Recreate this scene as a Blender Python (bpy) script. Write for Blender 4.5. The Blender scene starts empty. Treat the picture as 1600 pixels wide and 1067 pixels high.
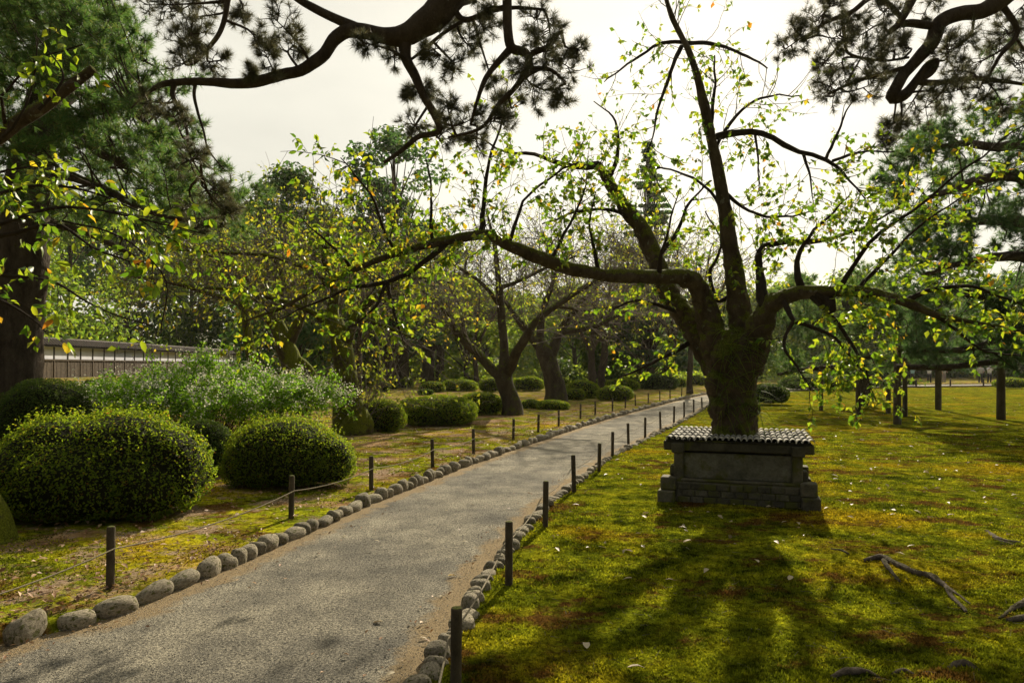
import bpy, bmesh, math, random
import numpy as np
from mathutils import Vector, Matrix, Quaternion

random.seed(7)
RNG = np.random.default_rng(11)
F = 1111.0; HZ = 572.0; H = 1.62        # focal length in photo pixels, horizon row, eye height
scene = bpy.context.scene
col = scene.collection

# ------------------------------------------------------------------ camera
cam = bpy.data.cameras.new('camera'); camo = bpy.data.objects.new('camera', cam)
col.objects.link(camo)
cam.sensor_width = 36.0; cam.lens = 36.0 * F / 1600.0
cam.shift_y = (HZ - 533.5) / 1600.0
cam.clip_start = 0.05; cam.clip_end = 3000
camo.location = (0, 0, H); camo.rotation_euler = (math.radians(90), 0, 0)
scene.camera = camo

# ------------------------------------------------------------------ sky + sun
SUN_AZ = math.atan2(1125 - 800, F)      # to the right of straight ahead (+Y)
SUN_EL = math.radians(29.5)
SUNV = Vector((math.sin(SUN_AZ) * math.cos(SUN_EL), math.cos(SUN_AZ) * math.cos(SUN_EL), math.sin(SUN_EL)))
world = bpy.data.worlds.new('World'); scene.world = world; world.use_nodes = True
nt = world.node_tree; nt.nodes.clear()
wo = nt.nodes.new('ShaderNodeOutputWorld')
sky = nt.nodes.new('ShaderNodeTexSky'); sky.sky_type = 'NISHITA'; sky.sun_disc = False
sky.sun_elevation = SUN_EL; sky.sun_rotation = SUN_AZ; sky.dust_density = 1.0; sky.air_density = 1.0
bg1 = nt.nodes.new('ShaderNodeBackground'); bg1.inputs[1].default_value = 0.05
nt.links.new(sky.outputs[0], bg1.inputs[0])
tc = nt.nodes.new('ShaderNodeTexCoord')
dot = nt.nodes.new('ShaderNodeVectorMath'); dot.operation = 'DOT_PRODUCT'
dot.inputs[1].default_value = SUNV
nt.links.new(tc.outputs['Generated'], dot.inputs[0])
cr = nt.nodes.new('ShaderNodeValToRGB')          # thin cloud veil, brightest round the sun, dim opposite it
mp = nt.nodes.new('ShaderNodeMapRange'); mp.inputs[1].default_value = -1; mp.inputs[2].default_value = 1
nt.links.new(dot.outputs['Value'], mp.inputs[0]); nt.links.new(mp.outputs[0], cr.inputs[0])
e = cr.color_ramp.elements
e[0].position = 0.0; e[0].color = (0.07, 0.072, 0.068, 1)
e[1].position = 1.0; e[1].color = (0.53, 0.50, 0.42, 1)
for p, c in ((0.45, (0.10, 0.10, 0.09, 1)), (0.70, (0.37, 0.35, 0.28, 1)), (0.82, (0.45, 0.425, 0.345, 1)), (0.94, (0.475, 0.45, 0.37, 1))):
    q = e.new(p); q.color = c
no = nt.nodes.new('ShaderNodeTexNoise'); no.inputs['Scale'].default_value = 2.2; no.inputs['Detail'].default_value = 5
mpp = nt.nodes.new('ShaderNodeMapping'); mpp.inputs['Scale'].default_value = (1, 1, 3.2)
nt.links.new(tc.outputs['Generated'], mpp.inputs[0]); nt.links.new(mpp.outputs[0], no.inputs[0])
mr2 = nt.nodes.new('ShaderNodeMapRange'); mr2.inputs[1].default_value = .3; mr2.inputs[2].default_value = .7
mr2.inputs[3].default_value = 0.86; mr2.inputs[4].default_value = 1.10
nt.links.new(no.outputs[0], mr2.inputs[0])
bg2 = nt.nodes.new('ShaderNodeBackground')
nt.links.new(cr.outputs[0], bg2.inputs[0]); nt.links.new(mr2.outputs[0], bg2.inputs[1])
ad = nt.nodes.new('ShaderNodeMixShader'); ad.inputs[0].default_value = .86
nt.links.new(bg1.outputs[0], ad.inputs[1]); nt.links.new(bg2.outputs[0], ad.inputs[2]); nt.links.new(ad.outputs[0], wo.inputs[0])

sl = bpy.data.lights.new('sun', 'SUN'); sl.energy = 4.0; sl.angle = math.radians(0.9); sl.color = (1.0, 0.88, 0.66)
so = bpy.data.objects.new('sun', sl); col.objects.link(so); so.location = (10, 30, 30)
so.rotation_euler = (-SUNV).to_track_quat('-Z', 'Y').to_euler()

vs = scene.view_settings
vs.view_transform = 'Standard'; vs.look = 'None'; vs.exposure = 1.08; vs.gamma = 1.0; vs.use_curve_mapping = False
try:
    scene.cycles.max_bounces = 8; scene.cycles.transmission_bounces = 4; scene.cycles.diffuse_bounces = 3
except Exception: pass

# ------------------------------------------------------------------ helpers
def W(px, py, d): return np.array(((px - 800) / F * d, d, H - (py - HZ) / F * d))
def G(px, py):
    d = H * F / (py - HZ); return W(px, py, d)
def gd(py): return H * F / (py - HZ)

origin = {}
def _set(o, label, cat, group, kind):
    if label: o['label'] = label
    if cat: o['category'] = cat
    if group: o['group'] = group
    if kind: o['kind'] = kind
    return o
def thing(name, loc, label, cat, group=None):
    o = bpy.data.objects.new(name, None); col.objects.link(o); o.empty_display_size = .2
    o.location = Vector(loc); origin[o.name] = np.array(loc, float)
    return _set(o, label, cat, group, None)

class Geo:
    def __init__(s): s.v = []; s.q = []; s.t = []; s.n = 0
    def add(s, v, f):
        v = np.asarray(v, float).reshape(-1, 3); f = np.asarray(f, int)
        if len(f) == 0: return
        (s.q if f.shape[1] == 4 else s.t).append(f + s.n); s.v.append(v); s.n += len(v)
    def mesh(s, name, mat, smooth=True, off=None):
        me = bpy.data.meshes.new(name)
        if not s.v: return me
        v = np.concatenate(s.v)
        if off is not None: v = v - off
        q = np.concatenate(s.q) if s.q else np.zeros((0, 4), int)
        t = np.concatenate(s.t) if s.t else np.zeros((0, 3), int)
        me.vertices.add(len(v)); me.vertices.foreach_set('co', v.ravel())
        loops = np.concatenate((q.ravel(), t.ravel()))
        me.loops.add(len(loops)); me.loops.foreach_set('vertex_index', loops.astype(np.int32))
        tot = np.concatenate((np.full(len(q), 4), np.full(len(t), 3)))
        st = np.concatenate(([0], np.cumsum(tot)[:-1]))
        me.polygons.add(len(tot)); me.polygons.foreach_set('loop_start', st.astype(np.int32))
        me.polygons.foreach_set('loop_total', tot.astype(np.int32))
        me.polygons.foreach_set('use_smooth', np.full(len(tot), smooth))
        me.update(calc_edges=True)
        if mat: me.materials.append(mat)
        return me
    def build(s, name, mat, parent=None, smooth=True, label=None, cat=None, group=None, kind=None, at=None):
        off = origin[parent.name] if parent is not None else (np.array(at, float) if at is not None else None)
        me = s.mesh(name, mat, smooth, off)
        o = bpy.data.objects.new(name, me); col.objects.link(o)
        if parent is not None: o.parent = parent; origin[o.name] = off
        else:
            if at is not None: o.location = Vector(at)
            origin[o.name] = np.zeros(3) if at is None else off
        return _set(o, label, cat, group, kind)

def linkmesh(name, me, parent, loc, rot=None, scale=None, **kw):
    o = bpy.data.objects.new(name, me); col.objects.link(o)
    b = np.zeros(3)
    if parent is not None: o.parent = parent; b = origin[parent.name]
    o.location = Vector(np.asarray(loc, float) - b)
    if rot is not None:
        if isinstance(rot, Quaternion): o.rotation_mode = 'QUATERNION'; o.rotation_quaternion = rot
        else: o.rotation_euler = rot
    if scale is not None: o.scale = scale if hasattr(scale, '__len__') else (scale,) * 3
    origin[o.name] = np.asarray(loc, float)
    return _set(o, kw.get('label'), kw.get('cat'), kw.get('group'), kw.get('kind'))

def nrm(a): return a / np.maximum(np.linalg.norm(a, axis=-1, keepdims=True), 1e-9)
_K = RNG.normal(size=(10, 3)); _PH = RNG.uniform(0, 6.28, 10)
def lump(p, s=1.0, seed=0):
    p = np.asarray(p, float) * s
    r = 0
    for i in range(10): r = r + np.sin(p @ _K[i] * (1 + .22 * i) + _PH[i] * (1 + seed))  / (1 + .25 * i)
    return r / 4.0

def smooth_line(pts, n):
    """Catmull-Rom through rows (x,y,z,r)."""
    p = np.asarray(pts, float); p = np.vstack((2 * p[0] - p[1], p, 2 * p[-1] - p[-2]))
    m = len(p) - 3; out = []
    for u in np.linspace(0, m - 1e-6, n):
        i = int(u); t = u - i; a, b, c, d = p[i], p[i + 1], p[i + 2], p[i + 3]
        out.append(.5 * (2 * b + (c - a) * t + (2 * a - 5 * b + 4 * c - d) * t * t + (3 * b - a - 3 * c + d) * t ** 3))
    out = np.array(out); out[:, 3] = np.maximum(out[:, 3], .0015)
    return out

def tube(g, line, sides=10, rough=.08, cap=True, seed=0, fr=6.0):
    """Parallel-transport swept tube with an uneven surface; line rows (x,y,z,r)."""
    P = line[:, :3]; R = line[:, 3]; n = len(P)
    T = nrm(np.gradient(P, axis=0))
    up = np.array((0, 0, 1.)) if abs(T[0][2]) < .9 else np.array((1., 0, 0))
    N = np.zeros_like(P); a = nrm(np.cross(T[0], up)); N[0] = a
    for i in range(1, n):
        a = N[i - 1] - T[i] * np.dot(N[i - 1], T[i]); N[i] = nrm(a)
    B = np.cross(T, N)
    th = np.linspace(0, 2 * math.pi, sides, endpoint=False)
    ring = N[:, None] * np.cos(th)[None, :, None] + B[:, None] * np.sin(th)[None, :, None]
    pos = P[:, None] + ring * R[:, None, None]
    if rough:
        k = 1 + rough * lump(pos * fr, 1.0, seed) + rough * .5 * lump(pos * fr * 2.7, 1.0, seed + 3)
        pos = P[:, None] + ring * (R[:, None] * k)[..., None]
    v = pos.reshape(-1, 3)
    i = np.arange(n - 1)[:, None] * sides; j = np.arange(sides)[None]; j2 = (j + 1) % sides
    f = np.stack((i + j, i + j2, i + sides + j2, i + sides + j), -1).reshape(-1, 4)
    g.add(v, f)
    if cap:
        for e_, fl in ((0, True), (n - 1, False)):
            c = np.vstack((P[e_][None] + T[e_] * R[e_] * (.3 if not fl else -.3), pos[e_]))
            jj = np.arange(sides)
            ff = np.stack((np.zeros(sides, int), 1 + jj, 1 + (jj + 1) % sides), -1)
            if fl: ff = ff[:, ::-1]
            g.add(c, ff)

def tubes(g, P, R0, R1, sides=3):
    """Batch of thin tubes P[N,K,3]."""
    N, K, _ = P.shape
    if N == 0: return
    T = nrm(np.gradient(P, axis=1))
    ref = np.where(np.abs(T[:, :1, 2:3]) < .85, np.array((0, 0, 1.)), np.array((1., 0, 0)))
    ref = np.broadcast_to(ref, P.shape)
    A = nrm(np.cross(T, ref)); B = np.cross(T, A)
    s = np.linspace(0, 1, K)[None, :, None]
    R = (np.asarray(R0).reshape(-1, 1, 1) * (1 - s) + np.asarray(R1).reshape(-1, 1, 1) * s)
    th = np.linspace(0, 2 * math.pi, sides, endpoint=False)
    pos = P[:, :, None] + (A[:, :, None] * np.cos(th)[None, None, :, None] + B[:, :, None] * np.sin(th)[None, None, :, None]) * R[..., None]
    base = (np.arange(N) * K * sides)[:, None, None]
    i = (np.arange(K - 1) * sides)[None, :, None]; j = np.arange(sides)[None, None]; j2 = (j + 1) % sides
    f = np.stack((base + i + j, base + i + j2, base + i + sides + j2, base + i + sides + j), -1).reshape(-1, 4)
    g.add(pos.reshape(-1, 3), f)

def resample(lines, K=14):
    out = []
    for l in lines:
        u = np.linspace(0, len(l) - 1, K); i = np.minimum(u.astype(int), len(l) - 2); t = (u - i)[:, None]
        out.append(l[i, :3] * (1 - t) + l[i + 1, :3] * t)
    return np.array(out)

def shoots(P, N, L, spread=.9, up=.15, wig=.25, K=6, tmin=.15, tmax=1.0, w=None, out=None):
    """N shoots growing off a batch of parent lines P[M,K,3]."""
    M, Kp, _ = P.shape
    ln = np.linalg.norm(np.diff(P, axis=1), axis=2).sum(1) if w is None else np.asarray(w, float)
    idx = RNG.choice(M, N, p=ln / ln.sum())
    t = RNG.uniform(tmin, tmax, N) * (Kp - 1.001); i = t.astype(int); ft = (t - i)[:, None]
    st = P[idx, i] * (1 - ft) + P[idx, i + 1] * ft
    tan = nrm(P[idx, i + 1] - P[idx, i])
    r = RNG.normal(size=(N, 3)); r = nrm(r - tan * (r * tan).sum(1, keepdims=True))
    d = nrm(tan * (1 - spread * .55) + r * spread + np.array((0, 0, up)))
    if out is not None: d = nrm(d + nrm(st - out) * .5)
    Ls = RNG.uniform(L[0], L[1], N)[:, None] / (K - 1)
    pts = [st]; drift = RNG.normal(size=(N, 3)) * wig
    for k in range(K - 1):
        pts.append(pts[-1] + d * Ls)
        d = nrm(d + drift * .35 + RNG.normal(size=(N, 3)) * wig * .5 + np.array((0, 0, up * .5)))
    return np.stack(pts, 1)

def along(P, n, tmin=.2):
    M, K, _ = P.shape
    idx = RNG.integers(0, M, n); t = RNG.uniform(tmin, 1, n) * (K - 1.001); i = t.astype(int); ft = (t - i)[:, None]
    return P[idx, i] * (1 - ft) + P[idx, i + 1] * ft, nrm(P[idx, i + 1] - P[idx, i])

def leaf_frames(n, tan, droop=.5, flat=.6):
    d = nrm(tan * .5 + RNG.normal(size=(n, 3)) * .55 + np.array((0, 0, -droop)))
    nn = nrm(RNG.normal(size=(n, 3)) * (1 - flat) + np.array((0, 0, flat)))
    s = nrm(np.cross(d, nn)); nn = np.cross(s, d)
    return d, s, nn
def leaves(g, pos, d, s, nn, L, wr=.6):
    """Folded, pointed leaf blades: two triangles a side of the midrib."""
    L = np.asarray(L).reshape(-1, 1); w = L * wr * .5
    a = pos; t = pos + d * L - nn * L * .12
    m = pos + d * L * .45 - nn * 0.0
    l = m + s * w + nn * w * .35; r = m - s * w + nn * w * .35
    n = len(pos)
    v = np.stack((a, l, t, r), 1).reshape(-1, 3); b = np.arange(n)[:, None] * 4
    f = np.concatenate((b + np.array((0, 2, 1)), b + np.array((0, 3, 2))))
    g.add(v, f)
def cards(g, pos, size, nn=None, jit=1.0, asp=.6):
    """Small leaf faces (one pointed quad of two triangles) in any direction."""
    n = len(pos); d = nrm(RNG.normal(size=(n, 3)))
    if nn is None: nn = nrm(RNG.normal(size=(n, 3)))
    else: nn = nrm(nn + RNG.normal(size=(n, 3)) * jit)
    d = nrm(d - nn * (d * nn).sum(1, keepdims=True)); s = np.cross(d, nn)
    leaves(g, pos - d * np.asarray(size).reshape(-1, 1) * .5, d, s, nn, size, asp)
def needles(g, pos, d, n, L, wd, spread=.8):
    N = len(pos)
    p = np.repeat(pos, n, 0); dd = np.repeat(d, n, 0)
    r = nrm(RNG.normal(size=(N * n, 3)))
    dr = nrm(dd * RNG.uniform(.25, 1.0, (N * n, 1)) + r * spread)
    L = L * RNG.uniform(.7, 1.15, (N * n, 1))
    sd = nrm(np.cross(dr, RNG.normal(size=(N * n, 3)))) * wd
    p = p - dd * RNG.uniform(0, .5, (N * n, 1)) * L
    v = np.stack((p - sd, p + sd, p + dr * L), 1).reshape(-1, 3)
    g.add(v, np.arange(N * n * 3).reshape(-1, 3))
def box(g, x0, x1, y0, y1, z0, z1, bev=0.0):
    if bev <= 0:
        v = [(x, y, z) for z in (z0, z1) for y in (y0, y1) for x in (x0, x1)]
        g.add(v, [(0, 2, 3, 1), (4, 5, 7, 6), (0, 1, 5, 4), (2, 6, 7, 3), (0, 4, 6, 2), (1, 3, 7, 5)]); return
    bm = bmesh.new(); bmesh.ops.create_cube(bm, size=1)
    for v in bm.verts:
        v.co = Vector((x0 if v.co.x < 0 else x1, y0 if v.co.y < 0 else y1, z0 if v.co.z < 0 else z1))
    bmesh.ops.bevel(bm, geom=bm.edges[:], offset=bev, segments=1, affect='EDGES')
    bmesh.ops.triangulate(bm, faces=bm.faces[:])
    g.add([v.co[:] for v in bm.verts], [[v.index for v in f.verts] for f in bm.faces]); bm.free()

def ground_z(x, y):
    x = np.asarray(x, float); y = np.asarray(y, float)
    sm = lambda a: np.clip(a, 0, 1) ** 2 * (3 - 2 * np.clip(a, 0, 1))
    z = sm((-x - 12) / 16) * sm((y - 16) / 22) * .75
    return z

# ------------------------------------------------------------------ materials
def newmat(name):
    m = bpy.data.materials.new(name); m.use_nodes = True; n = m.node_tree; n.nodes.clear()
    return m, n, n.nodes.new('ShaderNodeOutputMaterial')
def ramp(n, stops, interp='LINEAR'):
    r = n.nodes.new('ShaderNodeValToRGB'); r.color_ramp.interpolation = interp; e = r.color_ramp.elements
    while len(e) < len(stops): e.new(.5)
    for i, (p, c) in enumerate(stops): e[i].position = p; e[i].color = (*c, 1)
    return r
def ramp_of(n, t, stops):
    r = ramp(n, stops); n.links.new(t.outputs[0], r.inputs[0]); return r.outputs[0]
def tex(n, kind, scale, detail=4, rough=.55, coord='Object', vec=None, stretch=None):
    t = n.nodes.new(kind); t.inputs['Scale'].default_value = scale
    if 'Detail' in t.inputs: t.inputs['Detail'].default_value = detail
    if 'Roughness' in t.inputs: t.inputs['Roughness'].default_value = rough
    if vec is None:
        c = n.nodes.new('ShaderNodeTexCoord'); vec = c.outputs[coord]
    if stretch:
        mpn = n.nodes.new('ShaderNodeMapping'); mpn.inputs['Scale'].default_value = stretch
        n.links.new(vec, mpn.inputs[0]); vec = mpn.outputs[0]
    n.links.new(vec, t.inputs['Vector']); return t
def mixc(n, fac, a, b, mode='MIX'):
    m = n.nodes.new('ShaderNodeMix'); m.data_type = 'RGBA'; m.blend_type = mode
    for s, x in ((m.inputs[0], fac), (m.inputs[6], a), (m.inputs[7], b)):
        if isinstance(x, (int, float)): s.default_value = x
        elif isinstance(x, tuple): s.default_value = (*x, 1)
        else: n.links.new(x, s)
    return m.outputs[2]
def bump(n, h, dist=.01, strength=1.0, prev=None):
    b = n.nodes.new('ShaderNodeBump'); b.inputs['Strength'].default_value = strength; b.inputs['Distance'].default_value = dist
    n.links.new(h, b.inputs['Height'])
    if prev is not None: n.links.new(prev, b.inputs['Normal'])
    return b.outputs[0]
def princ(n, out, colr, rough=.9, nor=None, spec=.3):
    p = n.nodes.new('ShaderNodeBsdfPrincipled')
    if isinstance(colr, tuple): p.inputs['Base Color'].default_value = (*colr, 1)
    else: n.links.new(colr, p.inputs['Base Color'])
    p.inputs['Roughness'].default_value = rough; p.inputs['Specular IOR Level'].default_value = spec
    if nor is not None: n.links.new(nor, p.inputs['Normal'])
    n.links.new(p.outputs[0], out.inputs[0]); return p

def leafmat(name, dif, tra, fac=.45, rough=.55, spec=.25):
    m, n, out = newmat(name)
    geo = n.nodes.new('ShaderNodeNewGeometry'); oi = n.nodes.new('ShaderNodeObjectInfo')
    a = n.nodes.new('ShaderNodeMath'); a.operation = 'ADD'; n.links.new(geo.outputs['Random Per Island'], a.inputs[0]); n.links.new(oi.outputs['Random'], a.inputs[1])
    fr = n.nodes.new('ShaderNodeMath'); fr.operation = 'FRACT'; n.links.new(a.outputs[0], fr.inputs[0])
    r1 = ramp(n, dif); r2 = ramp(n, tra)
    n.links.new(fr.outputs[0], r1.inputs[0]); n.links.new(fr.outputs[0], r2.inputs[0])
    p = n.nodes.new('ShaderNodeBsdfPrincipled'); n.links.new(r1.outputs[0], p.inputs['Base Color'])
    p.inputs['Roughness'].default_value = rough; p.inputs['Specular IOR Level'].default_value = spec
    t = n.nodes.new('ShaderNodeBsdfTranslucent'); n.links.new(r2.outputs[0], t.inputs[0])
    mx = n.nodes.new('ShaderNodeMixShader'); mx.inputs[0].default_value = fac
    n.links.new(p.outputs[0], mx.inputs[1]); n.links.new(t.outputs[0], mx.inputs[2]); n.links.new(mx.outputs[0], out.inputs[0])
    return m

M = {}
M['cherry_leaf'] = leafmat('cherry_leaf', [(0, (.035, .080, .010)), (.5, (.065, .12, .012)), (.90, (.13, .15, .01)), (.975, (.26, .20, .015)), (1, (.33, .13, .015))],
    [(0, (.12, .26, .012)), (.5, (.28, .43, .018)), (.90, (.54, .60, .025)), (.975, (.8, .6, .03)), (1, (.8, .3, .02))], .5, .4, .35)
M['cherry_leaf_far'] = leafmat('cherry_leaf_far', [(0, (.05, .08, .008)), (.6, (.09, .12, .012)), (.85, (.15, .15, .02)), (1, (.25, .17, .02))],
    [(0, (.25, .36, .02)), (.6, (.42, .50, .03)), (.85, (.62, .6, .04)), (1, (.7, .45, .04))], .5)
M['pine'] = leafmat('pine_needles', [(0, (.025, .060, .016)), (.7, (.06, .115, .030)), (1, (.13, .13, .035))],
    [(0, (.08, .20, .035)), (.7, (.18, .34, .06)), (1, (.34, .34, .08))], .42, .5, .3)
M['pine_over'] = leafmat('pine_needles_brown', [(0, (.03, .035, .014)), (.7, (.055, .055, .025)), (1, (.10, .08, .04))],
    [(0, (.07, .08, .03)), (.7, (.13, .13, .06)), (1, (.22, .18, .08))], .35, .5, .3)
M['pine_dark'] = leafmat('pine_needles_dark', [(0, (.012, .032, .012)), (.8, (.028, .058, .02)), (1, (.06, .08, .02))],
    [(0, (.06, .15, .035)), (.8, (.14, .28, .055)), (1, (.26, .32, .06))], .42, .5, .3)
M['azalea'] = leafmat('azalea_leaves', [(0, (.04, .07, .008)), (.6, (.085, .125, .011)), (.94, (.15, .175, .014)), (.97, (.12, .05, .02)), (1, (.15, .05, .02))],
    [(0, (.14, .24, .012)), (.6, (.32, .44, .018)), (.94, (.52, .58, .03)), (1, (.4, .2, .03))], .5, .6, .10)
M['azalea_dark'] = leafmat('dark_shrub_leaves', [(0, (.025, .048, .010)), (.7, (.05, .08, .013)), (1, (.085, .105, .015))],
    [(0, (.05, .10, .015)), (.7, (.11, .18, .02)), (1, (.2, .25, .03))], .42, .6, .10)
M['clover'] = leafmat('bush_clover_leaves', [(0, (.08, .16, .02)), (.7, (.13, .24, .025)), (1, (.20, .28, .035))],
    [(0, (.2, .44, .03)), (.7, (.36, .62, .04)), (1, (.5, .68, .06))], .55, .7, .05)
M['petal'] = leafmat('white_petal', [(0, (.72, .70, .55)), (1, (.82, .80, .66))], [(0, (.7, .68, .52)), (1, (.8, .78, .62))], .5)
M['wood_leaf'] = leafmat('woodland_leaves', [(0, (.035, .060, .012)), (.6, (.065, .10, .016)), (1, (.12, .14, .02))],
    [(0, (.14, .27, .025)), (.6, (.30, .45, .035)), (1, (.52, .60, .05))], .5, .6, .1)
M['wood_bright'] = leafmat('bright_leaves', [(0, (.05, .085, .012)), (.6, (.09, .13, .015)), (1, (.14, .15, .02))],
    [(0, (.2, .34, .02)), (.6, (.38, .52, .03)), (1, (.55, .6, .04))], .5)
M['moss_tip'] = leafmat('moss_sprigs', [(0, (.05, .075, .004)), (.45, (.12, .135, .005)), (.8, (.19, .175, .008)), (.93, (.20, .12, .012)), (1, (.12, .05, .015))],
    [(0, (.10, .16, .005)), (.45, (.25, .28, .008)), (.8, (.38, .36, .01)), (1, (.3, .2, .02))], .35, .7, .1)
M['dry_leaf'] = leafmat('dry_leaf_pale', [(0, (.36, .29, .17)), (.6, (.42, .35, .23)), (1, (.30, .18, .08))], [(0, (.4, .33, .2)), (1, (.3, .2, .1))], .15)
M['brown_leaf'] = leafmat('dry_leaf_brown', [(0, (.14, .065, .03)), (.6, (.30, .16, .08)), (1, (.48, .34, .20))], [(0, (.2, .1, .03)), (1, (.3, .18, .06))], .2)
M['yellow_leaf'] = leafmat('fallen_leaf_yellow', [(0, (.62, .36, .02)), (1, (.66, .42, .03))], [(0, (.5, .3, .02)), (1, (.5, .3, .02))], .2)

def bark(name, c1, c2, mossc=None, mossamt=.5, scale=9, dist=.02, lichen=0):
    m, n, out = newmat(name)
    w = tex(n, 'ShaderNodeTexNoise', scale, 6, .65, stretch=(1, 1, .45))
    v = tex(n, 'ShaderNodeTexVoronoi', scale * 2.2, stretch=(1, 1, .3)); v.feature = 'DISTANCE_TO_EDGE'
    c = ramp(n, [(.3, c1), (.7, c2)]); n.links.new(w.outputs[0], c.inputs[0])
    fine = tex(n, 'ShaderNodeTexNoise', scale * 9, 4, .7)
    b = bump(n, v.outputs['Distance'], dist * 1.2, .8); b = bump(n, w.outputs[0], dist * 2.0, .8, b); b = bump(n, fine.outputs[0], dist * .35, .8, b)
    cc = mixc(n, .6, c.outputs[0], mixc(n, 1.0, c.outputs[0], fine.outputs[0], 'MULTIPLY'))
    if lichen:
        ln = tex(n, 'ShaderNodeTexNoise', 14, 3, .5); lr = ramp(n, [(.66, (0, 0, 0)), (.69, (1, 1, 1))]); n.links.new(ln.outputs[0], lr.inputs[0])
        lm = n.nodes.new('ShaderNodeMath'); lm.operation = 'MULTIPLY'; lm.inputs[1].default_value = lichen; n.links.new(lr.outputs[0], lm.inputs[0])
        cc = mixc(n, lm.outputs[0], cc, (.17, .17, .12))
    if mossc:
        ge = n.nodes.new('ShaderNodeNewGeometry'); sx = n.nodes.new('ShaderNodeSeparateXYZ'); n.links.new(ge.outputs['Normal'], sx.inputs[0])
        mn = tex(n, 'ShaderNodeTexNoise', 5.5, 8, .78)
        ma = n.nodes.new('ShaderNodeMath'); ma.operation = 'MULTIPLY_ADD'; n.links.new(sx.outputs['Z'], ma.inputs[0]); ma.inputs[1].default_value = .30
        n.links.new(mn.outputs[0], ma.inputs[2])
        rr = ramp(n, [(.72 - mossamt * .4, (0, 0, 0)), (.80 - mossamt * .35, (1, 1, 1))]); n.links.new(ma.outputs[0], rr.inputs[0])
        mc = mixc(n, ramp_of(n, fine, [(.35, (0, 0, 0)), (.65, (1, 1, 1))]), tuple(x * .22 for x in mossc), tuple(x * 1.25 for x in mossc))
        cc = mixc(n, rr.outputs[0], cc, mc)
    princ(n, out, cc, .95, b, .12); return m
M['bark'] = bark('mossy_cherry_bark', (.045, .032, .020), (.14, .105, .065), (.11, .12, .015), .50, 9, .03, .6)
M['bark_moss'] = bark('very_mossy_bark', (.045, .035, .02), (.13, .10, .055), (.15, .17, .012), .72, 7, .045)
M['bark_mid'] = bark('grey_cherry_bark', (.045, .033, .022), (.12, .095, .062), (.12, .14, .015), .35, 5, .03, .3)
M['twig'] = bark('dark_twig_bark', (.028, .020, .014), (.06, .045, .032), None, 0, 20, .004)
M['pale_twig'] = bark('pale_twig_bark', (.13, .105, .085), (.24, .20, .165), None, 0, 20, .003)
M['pine_bark'] = bark('pine_bark', (.04, .030, .022), (.13, .10, .075), (.07, .075, .012), .28, 7, .05)
M['pine_limb'] = bark('dark_pine_limb_bark', (.035, .026, .018), (.10, .075, .05), None, 0, 8, .03)
M['far_bark'] = bark('woodland_bark', (.05, .037, .027), (.12, .09, .065), (.10, .11, .015), .35, 4, .04)
M['post'] = bark('weathered_post_wood', (.06, .047, .03), (.15, .12, .08), (.09, .10, .02), .22, 14, .006)
M['prop'] = bark('grey_prop_pole_wood', (.07, .055, .035), (.15, .12, .08), (.10, .10, .02), .2, 6, .01)
M['root'] = bark('dry_root_bark', (.08, .06, .045), (.27, .22, .17), (.07, .06, .02), .0, 22, .02)
M['rope'] = bark('grey_rope', (.22, .18, .12), (.36, .31, .22), None, 0, 60, .002)
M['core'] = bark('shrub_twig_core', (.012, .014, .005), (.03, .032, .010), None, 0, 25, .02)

def moss_pattern(n):
    big = tex(n, 'ShaderNodeTexNoise', .42, 4, .6); mid = tex(n, 'ShaderNodeTexNoise', 2.3, 6, .68); fin = tex(n, 'ShaderNodeTexNoise', 14, 5, .7)
    a = ramp(n, [(.36, (.045, .060, .006)), (.46, (.14, .165, .010)), (.56, (.25, .265, .013)), (.70, (.41, .385, .018))]); n.links.new(mid.outputs[0], a.inputs[0])
    b = ramp(n, [(.53, (0, 0, 0)), (.64, (.7, .7, .7))]); n.links.new(big.outputs[0], b.inputs[0])
    c = mixc(n, b.outputs[0], a.outputs[0], mixc(n, fin.outputs[0], (.22, .15, .008), (.60, .41, .018)))
    br = tex(n, 'ShaderNodeTexNoise', 1.15, 7, .72, stretch=(1, 1.5, 1)); r2 = ramp(n, [(.53, (0, 0, 0)), (.60, (.9, .9, .9))]); n.links.new(br.outputs[0], r2.inputs[0])
    c = mixc(n, .85, c, mixc(n, 1.0, c, ramp_of(n, fin, [(.36, (.30, .27, .2)), (.5, (.95, .95, .95)), (.66, (1.5, 1.5, 1.4))]), 'MULTIPLY'))
    return mixc(n, r2.outputs[0], c, mixc(n, fin.outputs[0], (.035, .018, .006), (.20, .09, .03)))
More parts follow.
